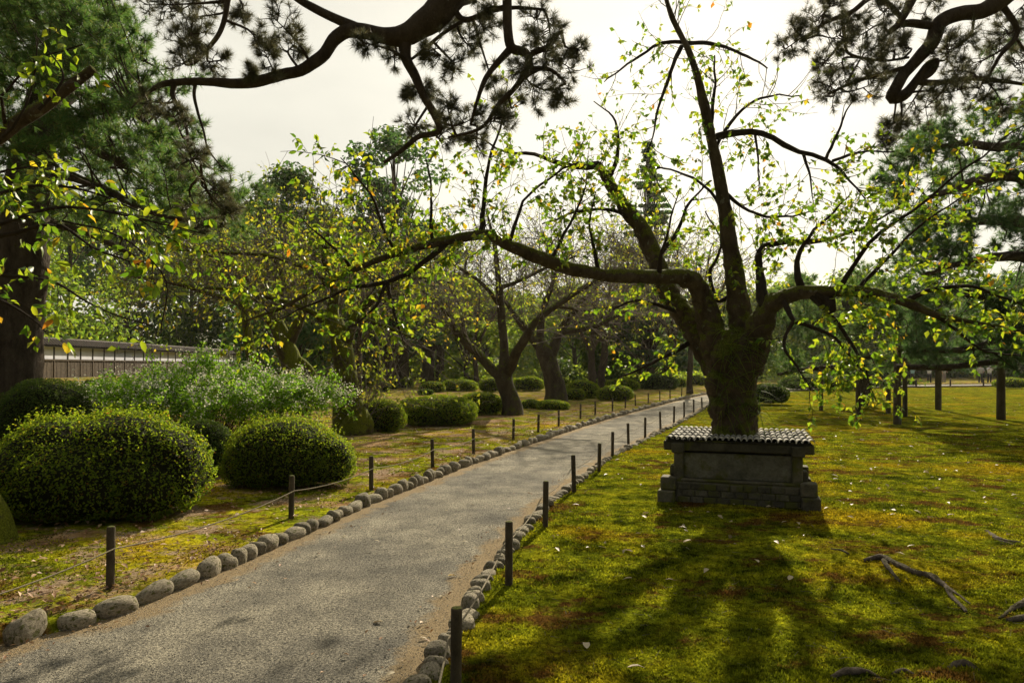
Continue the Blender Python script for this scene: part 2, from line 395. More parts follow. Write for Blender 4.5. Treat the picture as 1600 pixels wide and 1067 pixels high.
def m_ground(name, kind):
    m, n, out = newmat(name)
    big = tex(n, 'ShaderNodeTexNoise', .55, 4, .6); mid = tex(n, 'ShaderNodeTexNoise', 2.6, 5, .65); fin = tex(n, 'ShaderNodeTexNoise', 42, 4, .7)
    vo = tex(n, 'ShaderNodeTexVoronoi', 75)
    if kind == 'moss':
        c = moss_pattern(n)
        c = mixc(n, .8, c, mixc(n, 1.0, c, ramp_of(n, fin, [(.3, (.25, .25, .25)), (.65, (1.4, 1.4, 1.4))]), 'MULTIPLY'))
        bm_ = bump(n, mid.outputs[0], .08, .7); bm_ = bump(n, fin.outputs[0], .04, 1.0, bm_); bm_ = bump(n, vo.outputs['Distance'], .015, .9, bm_)
    elif kind == 'bed':
        a = ramp(n, [(.38, (.15, .09, .04)), (.5, (.28, .175, .085)), (.62, (.42, .28, .15))]); n.links.new(mid.outputs[0], a.inputs[0])
        ms = tex(n, 'ShaderNodeTexNoise', .9, 7, .7); r2 = ramp(n, [(.42, (0, 0, 0)), (.50, (1, 1, 1))]); n.links.new(ms.outputs[0], r2.inputs[0])
        c = mixc(n, r2.outputs[0], a.outputs[0], moss_pattern(n))
        li = tex(n, 'ShaderNodeTexNoise', 1.9, 5, .7); r3 = ramp(n, [(.52, (0, 0, 0)), (.60, (.9, .9, .9))]); n.links.new(li.outputs[0], r3.inputs[0])
        vc = tex(n, 'ShaderNodeTexVoronoi', 30); lc = ramp(n, [(0, (.06, .03, .018)), (.5, (.16, .09, .055)), (1, (.33, .24, .17))]); n.links.new(vc.outputs['Color'], lc.inputs[0])
        c = mixc(n, r3.outputs[0], c, lc.outputs[0])
        c = mixc(n, .7, c, mixc(n, 1.0, c, ramp_of(n, fin, [(.3, (.4, .4, .4)), (.65, (1.3, 1.3, 1.3))]), 'MULTIPLY'))
        bm_ = bump(n, mid.outputs[0], .06, .6); bm_ = bump(n, fin.outputs[0], .03, .9, bm_)
    else:   # gravel with sandy margins (attribute 'edge' : 0 margin .. 1 middle)
        g1 = tex(n, 'ShaderNodeTexVoronoi', 150); g2 = tex(n, 'ShaderNodeTexNoise', 60, 4, .75)
        a = ramp(n, [(0, (.06, .06, .055)), (.4, (.15, .145, .13)), (.75, (.25, .24, .21)), (1, (.42, .40, .35))])
        n.links.new(g1.outputs['Color'], a.inputs[0])
        c = mixc(n, .85, a.outputs[0], mixc(n, 1.0, a.outputs[0], ramp_of(n, g2, [(.36, (.18, .18, .18)), (.5, (.9, .9, .9)), (.68, (1.7, 1.65, 1.55))]), 'MULTIPLY'))
        pm = ramp(n, [(.35, (.58, .575, .565)), (.65, (1.08, 1.05, .98))]); n.links.new(mid.outputs[0], pm.inputs[0]); c = mixc(n, 1.0, c, pm.outputs[0], 'MULTIPLY'); c = mixc(n, 1.0, c, ramp_of(n, big, [(.38, (.72, .72, .73)), (.6, (1.12, 1.1, 1.05))]), 'MULTIPLY')
        at = n.nodes.new('ShaderNodeAttribute'); at.attribute_name = 'edge'
        wn = tex(n, 'ShaderNodeTexNoise', 3.5, 6, .7)
        ma = n.nodes.new('ShaderNodeMath'); ma.operation = 'MULTIPLY_ADD'; n.links.new(wn.outputs[0], ma.inputs[0]); ma.inputs[1].default_value = -.60
        n.links.new(at.outputs['Fac'], ma.inputs[2])
        r2 = ramp(n, [(.0, (1, 1, 1)), (.10, (.0, .0, .0))]); n.links.new(ma.outputs[0], r2.inputs[0])
        sand = mixc(n, fin.outputs[0], (.20, .145, .085), (.48, .37, .22))
        c = mixc(n, r2.outputs[0], c, sand)
        bm_ = bump(n, mid.outputs[0], .02, .5); bm_ = bump(n, g1.outputs['Distance'], .010, 1.0, bm_); bm_ = bump(n, g2.outputs[0], .006, .8, bm_)
    princ(n, out, c, 1.0, bm_, 0.0 if kind != 'gravel' else .1); return m
def sprig_mat():
    m, n, out = newmat('moss_sprigs'); c = moss_pattern(n)
    ge = n.nodes.new('ShaderNodeNewGeometry'); rr = ramp(n, [(0, (.35, .38, .3)), (.6, (1.1, 1.1, 1.0)), (1, (1.7, 1.6, 1.2))]); n.links.new(ge.outputs['Random Per Island'], rr.inputs[0])
    c = mixc(n, 1.0, c, rr.outputs[0], 'MULTIPLY')
    d = n.nodes.new('ShaderNodeBsdfDiffuse'); t = n.nodes.new('ShaderNodeBsdfTranslucent'); n.links.new(c, d.inputs[0]); n.links.new(c, t.inputs[0])
    mx = n.nodes.new('ShaderNodeMixShader'); mx.inputs[0].default_value = .45; n.links.new(d.outputs[0], mx.inputs[1]); n.links.new(t.outputs[0], mx.inputs[2]); n.links.new(mx.outputs[0], out.inputs[0]); return m
M['moss_tip'] = sprig_mat()
M['moss'] = m_ground('moss_lawn', 'moss'); M['bed'] = m_ground('bed_soil_and_moss', 'bed'); M['gravel'] = m_ground('gravel', 'gravel')

def stone_mat(name, c1, c2, mossy=.3):
    m, n, out = newmat(name)
    oi = n.nodes.new('ShaderNodeObjectInfo')
    cmb = n.nodes.new('ShaderNodeVectorMath'); cmb.operation = 'ADD'; tcn = n.nodes.new('ShaderNodeTexCoord')
    n.links.new(tcn.outputs['Object'], cmb.inputs[0]); mu = n.nodes.new('ShaderNodeMath'); mu.operation = 'MULTIPLY'; mu.inputs[1].default_value = 40
    n.links.new(oi.outputs['Random'], mu.inputs[0]); n.links.new(mu.outputs[0], cmb.inputs[1]); vec = cmb.outputs[0]
    a = tex(n, 'ShaderNodeTexNoise', 5, 6, .6, vec=vec); f_ = tex(n, 'ShaderNodeTexNoise', 45, 4, .7, vec=vec)
    r = ramp(n, [(.3, c1), (.7, c2)]); n.links.new(a.outputs[0], r.inputs[0])
    br = n.nodes.new('ShaderNodeMapRange'); br.inputs[3].default_value = .65; br.inputs[4].default_value = 1.3; n.links.new(oi.outputs['Random'], br.inputs[0])
    c = mixc(n, 1.0, r.outputs[0], br.outputs[0], 'MULTIPLY')
    c = mixc(n, .5, c, mixc(n, 1.0, c, ramp_of(n, f_, [(.35, (.5, .5, .5)), (.65, (1.25, 1.25, 1.25))]), 'MULTIPLY'))
    mo = tex(n, 'ShaderNodeTexNoise', 3.2, 5, .6, vec=vec); mr = ramp(n, [(.62 - mossy * .2, (0, 0, 0)), (.70 - mossy * .2, (1, 1, 1))]); n.links.new(mo.outputs[0], mr.inputs[0])
    c = mixc(n, mr.outputs[0], c, (.085, .085, .02))
    b = bump(n, a.outputs[0], .03, .7); b = bump(n, f_.outputs[0], .006, .8, b)
    princ(n, out, c, .9, b, .25); return m
M['stone'] = stone_mat('edging_stone', (.15, .125, .085), (.38, .33, .24), .4)
M['planter_stone'] = stone_mat('mossy_planter_stone', (.05, .045, .03), (.14, .125, .085), .6)
M['planter_panel'] = stone_mat('stained_planter_panel', (.10, .095, .065), (.24, .22, .16), .35)
M['tile'] = stone_mat('grey_roof_tile', (.22, .21, .19), (.46, .44, .40), .05)
M['dark_tile'] = stone_mat('dark_tile_bed', (.02, .018, .014), (.05, .045, .035), .3)
M['lantern'] = stone_mat('reddish_stone', (.25, .12, .07), (.4, .22, .13), .1)
def plain(name, c, rough=.8, ns=8, amt=.35):
    m, n, out = newmat(name); a = tex(n, 'ShaderNodeTexNoise', ns, 5, .6)
    r = ramp(n, [(.3, tuple(x * (1 - amt) for x in c)), (.7, tuple(min(1, x * (1 + amt * .5)) for x in c))]); n.links.new(a.outputs[0], r.inputs[0])
    princ(n, out, r.outputs[0], rough, bump(n, a.outputs[0], .004, .5)); return m
M['plaster'] = plain('white_plaster', (.66, .67, .76), .85, 1.2, .15)
M['wall_wood'] = plain('weathered_boards', (.09, .065, .042), .9, 6, .5)
M['wall_dark'] = plain('dark_timber', (.045, .035, .025), .9, 6, .4)
M['wall_tile'] = plain('brown_wall_tiles', (.055, .04, .03), .8, 5, .5)
M['skin'] = plain('skin', (.42, .26, .18), .6, 5, .1); M['hair'] = plain('black_hair', (.02, .016, .013), .6, 20, .2)

# ------------------------------------------------------------------ path edges
EL = np.array([(-4.4, -12), (-3.7, -2), (-3.35, 2.5)] + [tuple(G(*p)[:2]) for p in ((0, 1006), (70, 993), (165, 968), (230, 940), (320, 902), (390, 872), (440, 848), (500, 822), (560, 794), (620, 770), (670, 750), (720, 731), (770, 713), (830, 693), (890, 673), (950, 654), (1010, 638), (1060, 625), (1100, 616.5))]
    + [(14.5, 47), (19, 53), (27, 59), (45, 65), (90, 72)])
ER = np.array([(-1.2, -12), (-.75, -2), (-.62, 2.5)] + [tuple(G(*p)[:2]) for p in ((655, 1067), (700, 1000), (735, 940), (765, 890), (800, 850), (830, 815), (860, 785), (890, 763), (920, 740), (950, 718), (985, 699), (1020, 682), (1060, 662), (1085, 648), (1104, 636))]
    + [(11.2, 35), (15, 42), (21, 48), (29, 53), (45, 57.5), (90, 62)])
def xl(y): return np.interp(y, EL[:, 1], EL[:, 0])
def xr(y): return np.interp(y, ER[:, 1], ER[:, 0])

def sheet(name, mat, left, right, ys, ncol, z, power=1.0, kind='structure', attr=False, wobble=0):
    X = []; Y = []; U = []
    u = np.linspace(0, 1, ncol)
    for y in ys:
        a, b = left(y), right(y)
        if power > 0: t = u ** power
        else: t = 1 - (1 - u) ** (-power)
        X.append(a + (b - a) * t); Y.append(np.full(ncol, y)); U.append(np.minimum(u, 1 - u) * 2)
    X = np.array(X); Y = np.array(Y); Z = z(X, Y)
    v = np.stack((X, Y, Z), -1).reshape(-1, 3); n = ncol
    i = np.arange(len(ys) - 1)[:, None] * n; j = np.arange(n - 1)[None]
    f = np.stack((i + j, i + j + 1, i + n + j + 1, i + n + j), -1).reshape(-1, 4)
    g = Geo(); g.add(v, f); o = g.build(name, mat, kind=kind)
    if attr:
        wd = (np.array([right(y) - left(y) for y in ys])[:, None]) * np.array(U) * .5
        a = o.data.attributes.new('edge', 'FLOAT', 'POINT'); a.data.foreach_set('value', wd.ravel())
    return o
ysn = np.concatenate((np.linspace(-12, 2, 12), np.linspace(2.3, 14, 160), np.linspace(14.3, 70, 120)))
ysf = np.concatenate((np.linspace(-12, 2, 12), np.linspace(2.3, 14, 120), np.linspace(14.3, 70, 90), np.linspace(73, 300, 20)))
lawn_h = lambda x, y: .018 * lump(np.stack((x, y, 0 * x), -1), 1.1) + .010 * lump(np.stack((x, y, 0 * x), -1), 4.2, 2) * (y < 30) + .007 * lump(np.stack((x, y, 0 * x), -1), 11, 4) * np.clip((16 - y) / 6, 0, 1)
bed_h = lambda x, y: np.clip((xl(y) - x) * .35, 0, 1) * (.035 * lump(np.stack((x, y, 0 * x), -1), .9, 4) + .012 * lump(np.stack((x, y, 0 * x), -1), 4, 5)) + ground_z(x, y)
sheet('ground', M['bed'], lambda y: -260, lambda y: 260, np.linspace(-60, 430, 60), 60, lambda x, y: ground_z(x, y) - .14 )
sheet('gravel_path', M['gravel'], lambda y: xl(y) - .12, lambda y: xr(y) + .12, ysn, 36, lambda x, y: .006 * lump(np.stack((x, y, 0 * x), -1), 1.6), attr=True)
sheet('moss_lawn', M['moss'], lambda y: xr(y) + .03, lambda y: xr(y) + 8 + .85 * max(y, 0), ysf, 170, lambda x, y: .022 + lawn_h(x, y), power=1.5)
sheet('garden_bed', M['bed'], lambda y: xl(y) - 8 - .9 * max(y, 0), lambda y: xl(y) + .05, ysf, 150, lambda x, y: .07 * np.clip((xl(y) - x) / .08, -.35, 1) + bed_h(x, y), power=-1.5)

# ------------------------------------------------------------------ gravel chips, moss sprigs, litter
def chips():
    g = Geo(); n = 42000
    y = 2.9 + 13 * RNG.random(n) ** 2.6; x = xl(y) + (xr(y) - xl(y)) * RNG.random(n)
    p = np.stack((x, y, .008 + .003 * RNG.random(n)), -1); s = RNG.uniform(.002, .0055, n) * (1 - np.clip((y - 6) / 14, 0, .6))
    a = RNG.random(n) * 6.28
    off = [np.stack((np.cos(a + k * 2.09), np.sin(a + k * 2.09), 0 * a), -1) * s[:, None] for k in range(3)]
    v = np.stack([p + o for o in off] + [p + np.stack((RNG.normal(size=n) * .001, RNG.normal(size=n) * .001, s * .8), -1)], 1).reshape(-1, 3)
    b = np.arange(n)[:, None] * 4
    g.add(v, np.concatenate((b + np.array((0, 1, 3)), b + np.array((1, 2, 3)), b + np.array((2, 0, 3)))))
    m, nn, out = newmat('gravel_chip'); ge = nn.nodes.new('ShaderNodeNewGeometry')
    r = ramp(nn, [(0, (.05, .05, .047)), (.5, (.15, .145, .13)), (.85, (.27, .255, .22)), (1, (.5, .47, .4))]); nn.links.new(ge.outputs['Random Per Island'], r.inputs[0])
    princ(nn, out, r.outputs[0], .9)
    g.build('gravel', m, smooth=False, kind='stuff', label='loose grey gravel chips covering the path', cat='gravel')
chips()
def moss():
    g = Geo(); n = 245000
    y = 2.9 + 14 * RNG.random(n) ** 1.9
    x0 = xr(y) + .0; x1 = (1650 - 800) / F * y; x = x0 + (x1 - x0) * RNG.random(n)
    p = np.stack((x, y, .018 + lawn_h(x, y)), -1)
    keep = lump(p, 3.1, 9) + .5 * lump(p, 9, 1) + RNG.normal(size=n) * .35 > -.5; p = p[keep]; n = len(p)
    h = RNG.uniform(.008, .024, n) * (1 + .4 * lump(p, 2.0, 3)); w = RNG.uniform(.004, .009, n) * (1 + (p[:, 1] - 3) * .09)
    a = RNG.random(n) * 6.28; sd = np.stack((np.cos(a), np.sin(a), 0 * a), -1) * w[:, None]
    ln = RNG.normal(size=(n, 3)) * .008; ln[:, 2] = h
    g.add(np.stack((p - sd, p + sd, p + ln), 1).reshape(-1, 3), np.arange(n * 3).reshape(-1, 3))
    g.build('moss', M['moss_tip'], smooth=False, kind='stuff', label='short yellow green moss growing over the lawn', cat='moss')
    g = Geo(); n = 70000
    y = 3.8 + 16 * RNG.random(n) ** 1.6; x1 = (-40 - 800) / F * y; x = xl(y) - .1 - (xl(y) - .1 - x1) * RNG.random(n)
    p = np.stack((x, y, .07 + bed_h(x, y)), -1)
    keep = lump(p, 1.6, 6) + RNG.normal(size=n) * .3 > .0; p = p[keep]; n = len(p)
    h = RNG.uniform(.006, .02, n); w = RNG.uniform(.004, .009, n) * (1 + (p[:, 1] - 3) * .05)
    a = RNG.random(n) * 6.28; sd = np.stack((np.cos(a), np.sin(a), 0 * a), -1) * w[:, None]; ln = RNG.normal(size=(n, 3)) * .01; ln[:, 2] = h
    g.add(np.stack((p - sd, p + sd, p + ln), 1).reshape(-1, 3), np.arange(n * 3).reshape(-1, 3))
    g.build('bed_moss', M['moss_tip'], smooth=False, kind='stuff', label='patchy moss between the shrubs on the left bed', cat='moss')
    # fallen needles and small twigs
    g = Geo(); n = 900
    for (side, nn_) in ((1, 1100), (-1, 1300), (0, 260)):
        y = 3 + 12 * RNG.random(nn_) ** 1.3
        if side == 1: x = xr(y) + ((1630 - 800) / F * y - xr(y)) * RNG.random(nn_); z = .032 + lawn_h(x, y)
        elif side == -1: x = xl(y) - .1 - (xl(y) - .1 - (-850) / F * y) * RNG.random(nn_); z = .085 + bed_h(x, y)
        else: x = xl(y) + (xr(y) - xl(y)) * RNG.random(nn_); z = .012 + 0 * x
        p = np.stack((x, y, z), -1); a = RNG.random(nn_) * 6.28; d = np.stack((np.cos(a), np.sin(a), RNG.normal(size=nn_) * .15), -1)
        L = RNG.uniform(.025, .09, nn_)[:, None]
        P = np.stack((p, p + d * L * .5 + RNG.normal(size=(nn_, 3)) * .003, p + d * L), 1)
        tubes(g, P, RNG.uniform(.0008, .0018, nn_), np.full(nn_, .0007), 3)
    g.build('twig_litter', M['pale_twig'], kind='stuff', label='fine dry needles and twig bits scattered over moss and gravel', cat='litter')
    g = Geo(); n = 5200
    y = 4 + 26 * RNG.random(n) ** 1.3; x = xl(y) - .15 - 7 * RNG.random(n) ** 1.5 * np.clip(y / 10, .5, 1.4)
    p = np.stack((x, y, .098 + bed_h(x, y)), -1); up = np.tile((0, 0, 1.), (n, 1))
    cards(g, p, RNG.uniform(.03, .065, n), up, .35, .55)
    m_ = 420; y = 3.5 + 20 * RNG.random(m_) ** 1.3; e_ = np.abs(RNG.normal(size=m_)) * .22; x = np.where(RNG.random(m_) < .5, xl(y) + .12 + e_, xr(y) - .1 - e_)
    cards(g, np.stack((x, y, np.full(m_, .022)), -1), RNG.uniform(.015, .045, m_), np.tile((0, 0, 1.), (m_, 1)), .3, .5)
    g.build('leaf_litter', M['brown_leaf'], kind='stuff', label='brown fallen leaves strewn under the shrubs and along the left rope', cat='leaf litter')
moss()
g = Geo(); n = 620; y = 6 + 30 * RNG.random(n) ** 1.2; x = xr(y) + ((1680 - 800) / F * y - xr(y)) * RNG.random(n); p = np.stack((x, y, .045 + lawn_h(x, y)), -1)
cards(g, p, RNG.uniform(.035, .085, n), np.tile((0, 0, 1.), (n, 1)), .35, .5); g.build('lawn_litter', M['dry_leaf'], kind='stuff', label='tiny pale leaf flecks sprinkled over the whole moss lawn', cat='leaf litter')

# ------------------------------------------------------------------ edging stones
def stone_mesh(seed, sub=3, sx=1, sy=1, sz=1):
    bm = bmesh.new(); bmesh.ops.create_icosphere(bm, subdivisions=sub, radius=1)
    v = np.array([q.co[:] for q in bm.verts]); f = [[q.index for q in t.verts] for t in bm.faces]; bm.free()
    v = np.sign(v) * np.abs(v) ** .82
    v *= (1 + .30 * lump(v, 1.0, seed) + .10 * lump(v, 2.4, seed + 5))[:, None]
    v *= np.array((sx, sy, sz)); g = Geo(); g.add(v, f); return g.mesh('stone', M['stone'])
SM = [stone_mesh(i * 1.7) for i in range(7)]; SMs = [stone_mesh(i * 1.7, 2) for i in range(7)]
def edging(line, y0, y1, label, hz, sz, gap, inset, sparse=None, wid=(.05, .085)):
    t = thing('stone_edging', (line(y0), y0, 0), label, 'stone edging'); y = y0; k = 0
    while y < y1 and k < 295:
        L = random.uniform(*sz) * (1.0 if y < 12 else 1 + (y - 12) * .02)
        dx = (line(y + .05) - line(y)) / .05; ang = math.atan2(1, dx); step = L / math.sqrt(1 + dx * dx)
        yc = y + step * .5; xc = line(yc) + inset + random.uniform(-.02, .02)
        if sparse is None or random.random() < sparse(yc):
            ht = random.uniform(*hz)
            me = (SM if yc < 11 else SMs)[random.randrange(7)]
            linkmesh('stone', me, t, (xc, yc, ht * .35), (random.uniform(-.12, .12), random.uniform(-.12, .12), ang + random.uniform(-.18, .18) + random.choice((0, math.pi))),
                     (L * .5 * gap, random.uniform(wid[0], wid[1]), ht * .72)); k += 1
        y += step
edging(lambda y: float(xl(y)), 2.6, 47, 'row of rounded grey stones edging the path along its left side', (.075, .14), (.10, .34), .97, -.01)
edging(lambda y: float(xr(y)), 2.4, 30, 'line of small round cobbles edging the path beside the moss lawn', (.05, .10), (.08, .19), .93, .03,
       lambda y: 1.0 if y < 7 else (.85 if y < 14 else .6), (.045, .08))

# ------------------------------------------------------------------ post and rope fences
def post_mesh():
    g = Geo(); l = np.array([(0, 0, -.06, .029), (0, 0, .05, .028), (0, 0, .15, .0285), (0, 0, .25, .028), (0, 0, .35, .0285), (0, 0, .442, .028), (0, 0, .452, .024)])
    tube(g, l, 10, .03, True, 2, 12); return g.mesh('post', M['post'])
PM = post_mesh()
def fence(pts, label, side):
    B = []
    for p in pts:
        q = G(*p); B.append(q)
    t = thing('rope_fence', (B[0][0], B[0][1], 0), label, 'fence'); pr = None
    for i, b in enumerate(B):
        z = .05 if side < 0 else .02
        tl = (random.uniform(-.03, .03), random.uniform(-.03, .03))
        linkmesh('post', PM, t, (b[0], b[1], z), (tl[0], tl[1], random.random() * 6), (1, 1, random.uniform(.95, 1.05)))
        if side > 0:   # a knot of rope round each post
            g = Geo(); a = np.linspace(0, 2 * math.pi, 9); l = np.stack((b[0] + .031 * np.cos(a), b[1] + .031 * np.sin(a), z + .30 + 0 * a, .005 + 0 * a), -1)
            tube(g, l, 5, 0, False); 
        cur = np.array((b[0] + (-.033 if side > 0 else .033), b[1] - .01, z + .30))
        if pr is not None:
            g = Geo(); u = np.linspace(0, 1, 9)[:, None]; L = np.linalg.norm(cur - pr)
            l = pr * (1 - u) + cur * u; l[:, 2] -= (4 * u[:, 0] * (1 - u[:, 0])) * .025 * L
            tube(g, np.hstack((l, np.full((9, 1), .0055))), 5, 0); g.build('rope', M['rope'], t)
        pr = cur
fence([(-190, 1090), (172, 935), (455, 820), (580, 775), (676, 737), (740, 715), (802, 692), (841, 680), (873, 670), (907, 658), (930, 652), (957, 646), (977, 640.5), (993, 636.5), (1013, 633), (1031, 628.5), (1047, 625), (1065, 621), (1080, 618)],
      'low dark post and rope fence on the bed left of the path', -1)
fence([(640, 1500), (712, 1100), (795, 918), (852, 826), (897, 771), (936, 739), (957, 715), (982, 698), (1008, 684), (1032, 671), (1053, 662), (1069, 652), (1084, 646), (1097, 641), (1109, 637)],
      'low dark post and rope fence along the moss lawn right of the path', 1)

# ------------------------------------------------------------------ tiled planter
PC = np.array((2.84, 8.93)); 
def planter():
    t = thing('tree_planter', (PC[0], PC[1], 0), 'dark weathered square planter with a tiled top around the big cherry trunk', 'planter')
    X, Y = PC
    def part(name, *b, mat='planter_stone', bev=.012):
        g = Geo(); box(g, *b, bev=bev); return g.build(name, M[mat], t, smooth=False)
    for s in (-1, 1):     # crossing beams under the tiles
        part('beam', X - .83, X + .83, Y + s * .70 - .08, Y + s * .70 + .08, .625, .735)
        part('beam', X + s * .66 - .07, X + s * .66 + .07, Y - .84, Y + .84, .60, .722)
    for sx in (-1, 1):
        for sy in (-1, 1):
            part('corner_post', X + sx * .655 - .055, X + sx * .655 + .055, Y + sy * .715 - .055, Y + sy * .715 + .055, .06, .64)
            part('corner_block', X + sx * .77 - .09, X + sx * .77 + .09, Y + sy * .72 - .11, Y + sy * .72 + .11, .16, .31)
            part('corner_block', X + sx * .79 - .10, X + sx * .79 + .10, Y + sy * .74 - .13, Y + sy * .74 + .13, -.05, .155)
            part('end_block', X + sx * .72 - .045, X + sx * .72 + .045, Y + sy * .60 - .09, Y + sy * .60 + .09, .315, .43)
    for s in (-1, 1):
        part('panel', X - .60, X + .60, Y + s * .70 - .02, Y + s * .70 + .02, .30, .60, mat='planter_panel', bev=.006)
        part('panel', X + s * .66 - .02, X + s * .66 + .02, Y - .66, Y + .66, .30, .60, mat='planter_panel', bev=.006)
        part('lower_rail', X - .63, X + .63, Y + s * .74 - .04, Y + s * .74 + .04, .262, .298)
        part('lower_rail', X + s * .69 - .03, X + s * .69 + .03, Y - .63, Y + .63, .262, .298)
        part('plinth', X - .69, X + .69, Y + s * .72 - .06, Y + s * .72 + .06, -.05, .26)
        part('plinth', X + s * .69 - .05, X + s * .69 + .05, Y - .65, Y + .65, -.05, .26)
    # bricks showing in the plinth face
    for r in range(3):
        for k in range(9):
            x0 = X - .66 + k * .148 + (r % 2) * .05
            g = Geo(); box(g, x0, x0 + .138, Y - .792 - random.uniform(0, .008), Y - .775, .02 + r * .078, .088 + r * .078, bev=.006)
            g.build('brick', M['planter_stone'], t, smooth=False)
    part('soil', X - .62, X + .62, Y - .66, Y + .66, .55, .70, mat='dark_tile', bev=0)
    part('tile_bed', X - .80, X + .80, Y - .80, Y + .80, .736, .752, mat='dark_tile', bev=0)
    # one half-round tile, shared
    g = Geo(); n = 9; L = .35; th = np.linspace(-.12, math.pi + .12, n)
    rows = []
    for (yy, r_, z) in ((-L / 2, .0335, .010), (-L / 2, .0235, .010), ): rows.append(np.stack((r_ * np.cos(th), np.full(n, yy), r_ * np.sin(th) + z), -1))
    back = np.stack((.029 * np.cos(th), np.full(n, L / 2), .029 * np.sin(th) - .004), -1)
    g.add(np.vstack((rows[0], back)), [(i, i + 1, n + i + 1, n + i) for i in range(n - 1)])
    g.add(np.vstack((rows[0], rows[1])), [(i, n + i, n + i + 1, i + 1) for i in range(n - 1)])
    tm = g.mesh('tile', M['tile'])
    g2 = Geo(); g2.add([(-.033, -L / 2 + .01, 0), (.033, -L / 2 + .01, 0), (.033, L / 2, 0), (-.033, L / 2, 0)], [(0, 1, 2, 3)])
    for i in range(25):
        for j in range(5):
            x = X - .80 + .032 + i * .0655; y = Y - .66 + j * .33
            if math.hypot(x - (X + .0), (y - Y)) < .20 : continue
            linkmesh('tile', tm, t, (x + random.uniform(-.003, .003), y + random.uniform(-.008, .008), .757 + random.uniform(0, .005)), (random.uniform(-.012, .012), 0, random.uniform(-.03, .03)))
    t.rotation_euler[2] = -.33
planter()

# ------------------------------------------------------------------ big cherry
def pxl(rows, k=1.0):
    """rows (px, py, depth, radius_px) -> (x,y,z,r)"""
    return [tuple(W(a, b, d)) + (r * d / F * k,) for a, b, d, r in rows]
def near_leaf_mesh(mat):
    g = Geo(); m = [(0, 0, 0), (0, .3, .0), (0, .62, -.02), (0, 1, -.16)]
    wv = [0, .20, .19, 0]
    v = m + [(wv[1], .3, .07), (wv[2], .62, .05), (-wv[1], .3, .07), (-wv[2], .62, .05), (.11, .1, .03), (-.11, .1, .03)]
    g.add(v, [(0, 1, 8), (8, 1, 4), (1, 2, 5), (1, 5, 4), (2, 3, 5), (0, 9, 1), (9, 6, 1), (1, 7, 2), (1, 6, 7), (2, 7, 3)])
    return g.mesh('leaf', mat)
NL = near_leaf_mesh(M['cherry_leaf'])
def place_leaves(root, pos, d, s, nn, L, nmax=300, mat='cherry_leaf', wr=.64):
    """The largest leaves in view become parts of their own, the rest one mass."""
    px = 800 + F * pos[:, 0] / pos[:, 1]; py = HZ - F * (pos[:, 2] - H) / pos[:, 1]
    vis = (px > 0) & (px < 1600) & (py > 0) & (py < 1067)
    score = np.where(vis, L / pos[:, 1], 0); order = np.argsort(-score)[:nmax]; m = np.zeros(len(pos), bool); m[order] = True
    b = origin[root.name]
    for i in order:
        o = bpy.data.objects.new('leaf', NL); col.objects.link(o); o.parent = root
        R = Matrix(np.stack((s[i] , d[i], np.cross(s[i], d[i])), 1).tolist())
        o.rotation_mode = 'QUATERNION'; o.rotation_quaternion = R.to_quaternion(); o.location = Vector(pos[i] - b); o.scale = (L[i],) * 3
    g = Geo(); k = ~m; leaves(g, pos[k], d[k], s[k], nn[k], L[k], wr)
    g.build('leaves', M[mat], root, kind='stuff')

